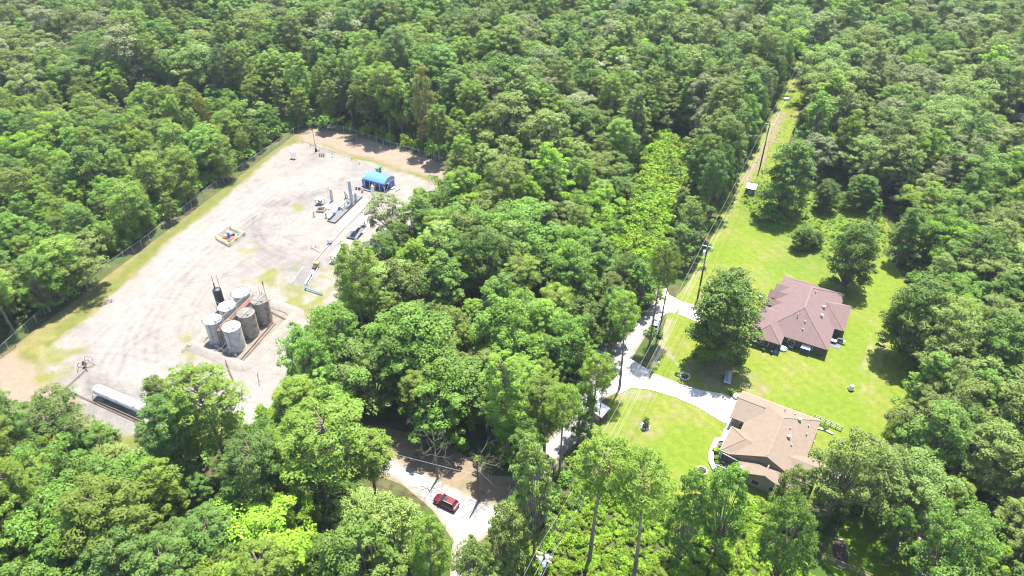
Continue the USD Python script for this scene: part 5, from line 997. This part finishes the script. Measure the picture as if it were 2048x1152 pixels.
# vehicles
def car(px, py, rz, paint, label, name='parked_car', Lc=4.6, Wc=1.86, Hc=1.72):
    t = thing(name, label, 'car', place(px, py), rz); w = Wc / 2
    def sect(x, z0, z1, ww, top=.86): return [(x, y * k, z) for y in (-ww, ww) for z, k in ((z0, .94), (z0 + .25, 1.0), (z1 - .12, .98), (z1, top))]
    body = union([m3.Manifold.hull_points(np.array(sect(-Lc / 2, .38, .92, w * .90) + sect(-Lc / 2 + .25, .26, 1.02, w) + sect(-.9, .24, 1.05, w))), m3.Manifold.hull_points(np.array(sect(-.9, .24, 1.05, w) + sect(1.0, .24, 1.02, w))), m3.Manifold.hull_points(np.array(sect(1.0, .24, 1.02, w) + sect(Lc / 2 - .3, .26, .90, w * .97) + sect(Lc / 2, .40, .76, w * .82)))])
    for x in (-1.38, 1.42):
        body = body - m3.Manifold.cylinder(2.4, .39, circular_segments=20, center=True).rotate((90, 0, 0)).translate((x, 0, .34))
    part('body', body, paint, t, 30)
    def cab(inset, z1): return m3.Manifold.hull_points(np.array([(x, sy * (w - .06 - inset), 1.0) for x in (-Lc / 2 + .22, 1.18) for sy in (-1, 1)] + [(x, sy * (w - .27 - inset), z1) for x in (-Lc / 2 + .55, .35) for sy in (-1, 1)]))
    part('glasshouse', cab(0.0, Hc - .08), M_glass, t)
    part('roof', m3.Manifold.hull_points(np.array([(x, sy * (w - .23), z) for x in (-Lc / 2 + .48, .38) for sy in (-1, 1) for z in (Hc - .10,)] + [(x, sy * (w - .33), Hc) for x in (-Lc / 2 + .60, .22) for sy in (-1, 1)])), paint, t, 30)
    for sy in (-1, 1):
        part('roof_rail', MB().beam((-1.7, sy * .62, Hc + .05), (.15, sy * .62, Hc + .05), .05, .06), M_chrome, t)
        m = MB()
        for x0, x1 in ((1.16, .36), (-.25, -.28), (-1.25, -1.2), (-Lc / 2 + .24, -Lc / 2 + .52)): m.beam((x0, sy * (w - .05), 1.02), (x1, sy * (w - .25), Hc - .08), .09, .05)
        part('pillars', m, paint, t); part('mirror', MB().box((.95, sy * (w + .1), 1.08), (.16, .24, .16)), paint, t)
        part('headlight', MB().box((Lc / 2 - .17, sy * .62, .70), (.26, .36, .14)), M_lamp, t); part('tail_light', MB().box((-Lc / 2 + .06, sy * .74, .86), (.10, .2, .26)), M_taill, t)
        for x in (-1.38, 1.42):
            wh = part('wheel', MB().lathe([(.2, -.11), (.34, -.10), (.35, 0), (.34, .10), (.2, .11)], (x, sy * (w - .11), .35), 20, (0, 1, 0)), M_tyre, t, 40); part('rim', MB().lathe([(.01, -.09), (.21, -.09), (.21, .09), (.01, .09)], (x, sy * (w - .11), .35), 14, (0, 1, 0)), M_chrome, wh)
    part('sunroof', MB().box((-.05, .1, Hc - .005), (.6, .8, .03)), M_glass, t); part('grille', MB().box((Lc / 2 - .05, 0, .58), (.08, .9, .16)), M_black, t); part('number_plate', MB().box((-Lc / 2 + .02, 0, .75), (.04, .5, .12)), M_white, t)
    return t
car(892.5, 1009, math.radians(151), M_red, 'dark red estate car parked on the white gravel lane', Lc=4.5)
car(1310, 652, math.radians(70), M_lblue, 'pale blue car half hidden behind the leaning pine trunks')

# power line: five poles with crossarms, transformers and wires
POLES = [((4.5, 58.5), 15.0, 3, 'utility pole with three white transformers at the bottom edge'), ((15.6, 79.4), 15.0, 1, 'utility pole top above the pine near the gazebo'), ((44.0, 135.7), 15.3, 1, 'utility pole with one transformer at the lawn edge'), ((76.7, 201.4), 15.3, 0, 'utility pole in the grassy corridor beyond the little shed'), ((111.7, 270.5), 15.0, 0, 'farthest utility pole at the upper end of the corridor')]
dL = np.array([.445, .895, 0]); nL = np.array([.895, -.445, 0])
for (x, y), h, ntr, lab in POLES:
    t = thing('utility_pole', lab, 'utility pole', (x, y, 0))
    part('pole', MB().tube((0, 0, 0), (0, 0, h), .22, .15, n=10), M_pole, t)
    part('crossarm', MB().beam(nL * -1.25 + Z3 * (h - .5), nL * 1.25 + Z3 * (h - .5), .12, .14), M_whitish, t)
    if ntr == 3: part('crossarm', MB().beam(nL * -1.2 + Z3 * (h - 1.7), nL * 1.2 + Z3 * (h - 1.7), .12, .14), M_whitish, t)
    for k in (-1.15, .15, 1.15): part('insulator', MB().lathe([(.03, 0), (.08, .05), (.05, .1), (.08, .15), (.04, .25)], nL * k + Z3 * (h - .43), 8), M_white, t)
    for k in range(ntr):
        a = 2.1 * k + 2.6; c_ = np.array([.5 * math.cos(a), .5 * math.sin(a), h - 2.7 + (.25 * k if ntr > 1 else 0)])
        part('transformer', MB().lathe([(.01, 0), (.30, .02), (.32, .1), (.32, .85), (.26, .95), (.01, .98)], c_, 16), M_whitish, t, 30)
tops = [np.array([*(np.array(POLES[0][0]) - dL[:2] * 46), 15.0])] + [np.array([*p, h]) for p, h, _, _ in POLES]
for i, (a_, b_) in enumerate(zip(tops[:-1], tops[1:])):
    t = thing('power_cables', ('power wires leaving the picture at the bottom', 'power wires over the lime vine thicket', 'power wires over the driveway and the front lawn', 'power wires between the transformer pole and the corridor pole', 'power wires up the corridor to the farthest pole')[i], 'wires')
    for off, dz, rad in ((-1.15, -.2, .015), (.15, -.2, .015), (1.15, -.2, .015), (.35, -2.4, .015)):
        q_ = [a_ + (b_ - a_) * k + nL * off + Z3 * (dz - 4 * .9 * k * (1 - k)) for k in np.linspace(0, 1, 13)]
        part('wire', MB().path(q_, rad, 4), M_wire, t)
t = thing('utility_pole', 'plain reddish pole standing on the dirt right of the red car', 'utility pole', place(958.5, 1003)); part('pole', MB().tube((0, 0, 0), (-.1, 0, 10.8), .19, .13, n=9), M_redpole, t)
pb = np.array([*G(958.5, 1003), 0]); t = thing('service_wire', 'service wire sagging from the reddish pole into the dark wood', 'wire', tuple(pb)); pe = g3(560, 835, 9.0)
part('wire', MB().path([(pe - pb) * k + Z3 * (7.2 * (1 - k) - 4 * .9 * k * (1 - k)) for k in np.linspace(0, 1, 15)], .028, 4), M_wire, t)
part('guy_wire', MB().tube((0, 0, 8.5), (3.8, 1.9, 0), .025, n=4), M_wire, t)

# sheds, tents and things on the lawns
def shed(px, py, rz, lx, ly, h, roof, wall, label, name='shed', door=None, slope=.18, over=.25):
    t = thing(name, label, 'shed', place(px, py), rz); zt = h + ly * slope
    part('wall', MB().add([(sx * lx / 2, sy * ly / 2, z) for sy, zt_ in ((-1, h), (1, zt)) for sx in (-1, 1) for z in (0, zt_)], [[0, 2, 3], [0, 3, 1], [6, 4, 5], [6, 5, 7], [4, 0, 1], [4, 1, 5], [2, 6, 7], [2, 7, 3]]), wall, t)
    a_ = math.atan(slope); part('roof', MB().box((0, 0, (h + zt) / 2 + .08), (lx + 2 * over, (ly + 2 * over) / math.cos(a_), .08), 0, [[1, 0, 0], [0, math.cos(a_), -math.sin(a_)], [0, math.sin(a_), math.cos(a_)]]), roof, t)
    if door: part('door', MB().box((door, -ly / 2 - .03, .95), (.9, .06, 1.85)), M_grey, t)
    return t
shed(1499.5, 386, -.5, 2.5, 2.2, 2.0, M_white, simple('grey_green_boards', (.11, .13, .12), .8), 'tiny grey shed with white roof standing on the power line corridor', door=.25)
shed(1198.5, 834, -.75, 2.4, 2.2, 1.9, M_whitish, simple('dark_red_boards', (.085, .03, .025), .85), 'small white roofed garden shed with dark red walls between the thin pines', 'garden_shed', door=.2)
o_ = g3(1573, 200); t = thing('water_trough', 'small white trough lying in the upper corridor', 'trough', tuple(o_), .4); part('trough', MB().box((0, 0, .4), (2.2, 1.1, .7)), M_white, t); part('rim', MB().box((0, 0, .78), (2.35, 1.25, .06)), M_whitish, t)
o_ = g3(2037, 246); t = thing('canopy_tent', 'pale blue and white canopy between the trees at the right edge', 'tent', tuple(o_), .4); part('canopy', MB().add([(-2.4, -2.4, 2.3), (2.4, -2.4, 2.3), (2.4, 2.4, 2.3), (-2.4, 2.4, 2.3), (0, 0, 3.7)], [[0, 1, 4], [1, 2, 4], [2, 3, 4], [3, 0, 4]]), M_lblue, t)
for sx in (-2.3, 2.3):
    for sy in (-2.3, 2.3): part('post', MB().box((sx, sy, 1.15), (.08, .08, 2.3)), M_grey, t)
def stone_ring(px, py, r, n, label, seed):
    t = thing('stone_ring', label, 'stone ring', place(px, py)); rr_ = np.random.default_rng(seed)
    for k in range(n):
        a = 2 * math.pi * k / n; s_ = rr_.uniform(.8, 1.15); part('stone', MB().lathe([(.01, 0), (r * 2.9 / n * s_, .02), (r * 2.6 / n * s_, .22 * s_), (.01, .3 * s_)], (r * math.cos(a), r * math.sin(a), 0), 7), M_stone, t)
    part('soil', MB().lathe([(r * .95, .03), (.01, .10)], n=14), M_soil, t)
stone_ring(1369.5, 753, 1.0, 12, 'ring of pale stones around a plant beside the driveway', 1); stone_ring(1291, 853, .8, 9, 'ring of grey stones around a little tree on the front lawn', 2); stone_ring(1403.5, 942, .95, 11, 'ring of white stones near the flower bed at the lower lawn', 3)
shrub(1370, 753, .55, 'small fern in the stone ring beside the driveway'); shrub(1403, 942, .7, 'shrub in the white stone ring at the lower lawn')
plant('little_tree', 'leaf', 1, place(1291, 853), 0, (.20, .20, .17), 'little tree planted in the grey stone ring on the front lawn', 'tree')
o_ = g3(1701, 780); t = thing('water_tank', 'single pale grey upright cylinder standing alone on the lawn', 'tank', tuple(o_)); part('tank', MB().lathe([(.01, .002), (.42, .01), (.42, 1.25), (.32, 1.4), (.01, 1.45)], n=18), M_whitish, t, 30); part('base', MB().box((0, 0, .05), (1.1, 1.1, .1)), M_soil, t)
o_ = g3(1455, 758); t = thing('trailer', 'long grey covered trailer in the shade under the huge lawn tree', 'trailer', tuple(o_), 1.25); part('bed', MB().box((0, 0, .62), (3.6, 1.4, .35)), M_lblue, t); part('cover', m3.Manifold.hull_points(np.array([(x, y, .8) for x in (-1.75, 1.75) for y in (-.68, .68)] + [(x, 0, 1.15) for x in (-1.6, 1.6)])), M_grey, t); part('drawbar', MB().tube((1.8, 0, .5), (3.0, 0, .45), .05, n=6), M_black, t)
for sy in (-.75, .75): part('wheel', MB().lathe([(.1, -.1), (.32, -.1), (.32, .1), (.1, .1)], (0, sy, .32), 14, (0, 1, 0)), M_tyre, t)
o_ = g3(1317, 729); t = thing('hydrant', 'tiny white hydrant on the verge left of the stone ring', 'hydrant', tuple(o_)); part('body', MB().lathe([(.01, .002), (.16, .01), (.14, .6), (.19, .62), (.12, .8), (.01, .84)], n=12), M_white, t); part('outlet', MB().tube((-.25, 0, .5), (.25, 0, .5), .07, n=8), M_whitish, t)
r_ = np.random.default_rng(3)
for k, (x, y) in enumerate(((1184, 690), (1190, 694), (1197, 688), (1203, 693), (1208, 700), (1194, 702), (1187, 707), (1201, 708), (1192, 712), (1211, 690))):
    s_ = r_.uniform(.45, .8); v = np.array([[math.cos(a) * q, math.sin(a) * q, z] for z, q in ((0, .9), (.45, 1.0), (.85, .5)) for a in np.arange(6) * 1.047 + k]) * s_ * (1 + r_.normal(size=(18, 1)) * .1)
    p = m3.Manifold.hull_points(v + np.array(place(x, y))); single('rock', p, M_stone, 'pale rock in the loose pile left of the gravel lane', 'rock', 'pale rocks piled left of the gravel lane')
for k, (x, y, lb) in enumerate(((1183, 783, 'white crate left of the garden shed among the pines'), (1190, 778, 'white crate nearer the lane beside the first crate'), (1187, 795, 'pale crate above the garden shed roof'))):
    t = thing('crate', lb, 'crate', place(x, y), .4 * k)
    for sx, sy, lx, ly in ((0, -.5, 1.2, .06), (0, .5, 1.2, .06), (-.57, 0, .06, .94), (.57, 0, .06, .94)): part('side', MB().box((sx, sy, .35), (lx, ly, .6)), M_white, t)
    part('bottom', MB().box((0, 0, .06), (1.1, .94, .06)), M_whitish, t)
# garden at the lower right
ov = [(math.cos(a), math.sin(a)) for a in np.linspace(0, 2 * math.pi, 25)[:-1]]; oc, od = G(1681, 1107), np.array([.28, .96])
ring_o = Polygon([oc + od * y * 2.9 + np.array([od[1], -od[0]]) * x * 1.5 for x, y in ov])
kerb(ring_o.difference(ring_o.buffer(-.3)), 0, .22, 'oval_border', M_stone, 'oval pale stone edging around the dark garden bed', cat='border')
single('mulch_bed', sheet(ring_o.buffer(-.3), .8, .03), M_soil, 'dark oval mulch bed at the lower right garden', kind='structure')
pw = LineString([G(*p) for p in ((1858, 1032), (1862, 1060), (1857, 1090), (1852, 1130), (1848, 1190))]); single('garden_path', sheet(pw.buffer(1.4, cap_style='flat'), .9, .014), simple('grey_gravel_path', (.16, .14, .14), .9, 0, .2, 3.0), 'grey gravel garden path at the lower right', kind='structure')
for sd, lb in ((1.4, 'pink brick edging left of the grey garden path'), (-1.4, 'pink brick edging right of the grey garden path')): kerb(pw.parallel_offset(abs(sd), 'left' if sd < 0 else 'right').buffer(.22, cap_style='flat'), 0, .18, 'brick_edging', M_pink, lb, cat='border')
rail_fence((1640, 1116), (1740, 1158), 8, 'dark weathered rail fence at the bottom right below the oval bed', M_timber, 1.3, (.3, .65, 1.0, 1.25)); rail_fence((1868, 1055), (1861, 1160), 6, 'pale low fence beside the grey garden path', M_timber, .9, (.4, .8))
# dead trees and fallen branches
def snag(px, py, h, seed, label, lean=(0, 0), white=False):
    r_ = np.random.default_rng(seed); t = thing('dead_tree', label, 'tree', place(px, py)); top = np.array([*lean, h]); part('trunk', MB().tube((0, 0, 0), top * .5, .22, .16, n=8).tube(top * .5, top, .16, .05, n=7), M_snag, t)
    def br(m, a, d, Lb, rad, dep):
        b = a + d * Lb; m.tube(a, b, rad, rad * .55, n=4, caps=False)
        if dep:
            for _ in range(3): q_ = d + r_.normal(size=3) * .55 + [0, 0, .1]; br(m, a + d * Lb * r_.uniform(.45, 1), q_ / np.linalg.norm(q_), Lb * .62, rad * .55, dep - 1)
    for k in range(9):
        m = MB(); a = k * 2.4; d = np.array([math.cos(a), math.sin(a), r_.uniform(.2, .7)]); br(m, top * r_.uniform(.55, .98), d / np.linalg.norm(d), h * r_.uniform(.14, .24), .045, 3); part('branch', m, M_snag, t)
snag(875.5, 957, 10.5, 1, 'dead grey tree with whitish trunk above the red car'); snag(965, 985, 11, 2, 'dead tree with tangled bare branches behind the reddish pole'); snag(845, 905, 9, 3, 'bare grey snag in the dark gap above the lane'); snag(118, 500, 7, 4, 'bleached dead tree among the young trees left of the pad', (1.5, -1)); snag(1060, 300, 12, 5, 'pale bare trunk tree among the crowns right of the back fence', (.5, 0))
for k, (x, y, a_) in enumerate(((585, 0, 0),)): pass
for x, y, a_, lb in ((680, 276, .3, 'fallen bleached branch lying along the back fence'), (705, 282, 1.2, 'fallen bare branch right of the longer one at the back fence'), (610, 268, .8, 'brown brush heap in the far corner of the fence')):
    r_ = np.random.default_rng(x); m = MB(); p = np.array(place(x, y))
    for k in range(10): d = np.array([math.cos(a_ + r_.normal() * .5), math.sin(a_ + r_.normal() * .5), .12 + .2 * r_.random()]); q_ = p + [r_.normal() * .7, r_.normal() * .5, .1]; m.tube(q_, q_ + d * r_.uniform(1.5, 3.5), .08, .02, n=4)
    single('fallen_branch', m, M_snag if 'brown' not in lb else M_timber, lb, 'branch')
for k, (x, y, r, kd) in enumerate(((645, 262, 1.8, 'limebush'), (668, 255, 1.6, 'bush'), (700, 268, 2.6, 'bush'), (735, 275, 2.4, 'limebush'), (762, 285, 2.6, 'bush'), (785, 292, 2.4, 'limebush'), (812, 300, 2.8, 'limebush'), (838, 308, 2.6, 'bush'), (862, 314, 2.9, 'limebush'), (885, 322, 2.4, 'bush'))):
    shrub(x, y - 5, r, f"{'yellow-green' if kd == 'limebush' else 'mid-green'} bush behind the back fence, {('first', 'second', 'third', 'fourth', 'fifth', 'sixth', 'seventh', 'eighth', 'ninth', 'last')[k]} from the far corner", kd, k, 'yellow-green bushes behind the back fence' if kd == 'limebush' else 'mid-green bushes behind the back fence', r * 1.7)
shrub(1301, 668, 1.7, 'dark bush between the leaning trunks and the pale blue car')
shrub(1318, 672, 1.3, 'small bush in the grass strip right of the pale blue car')
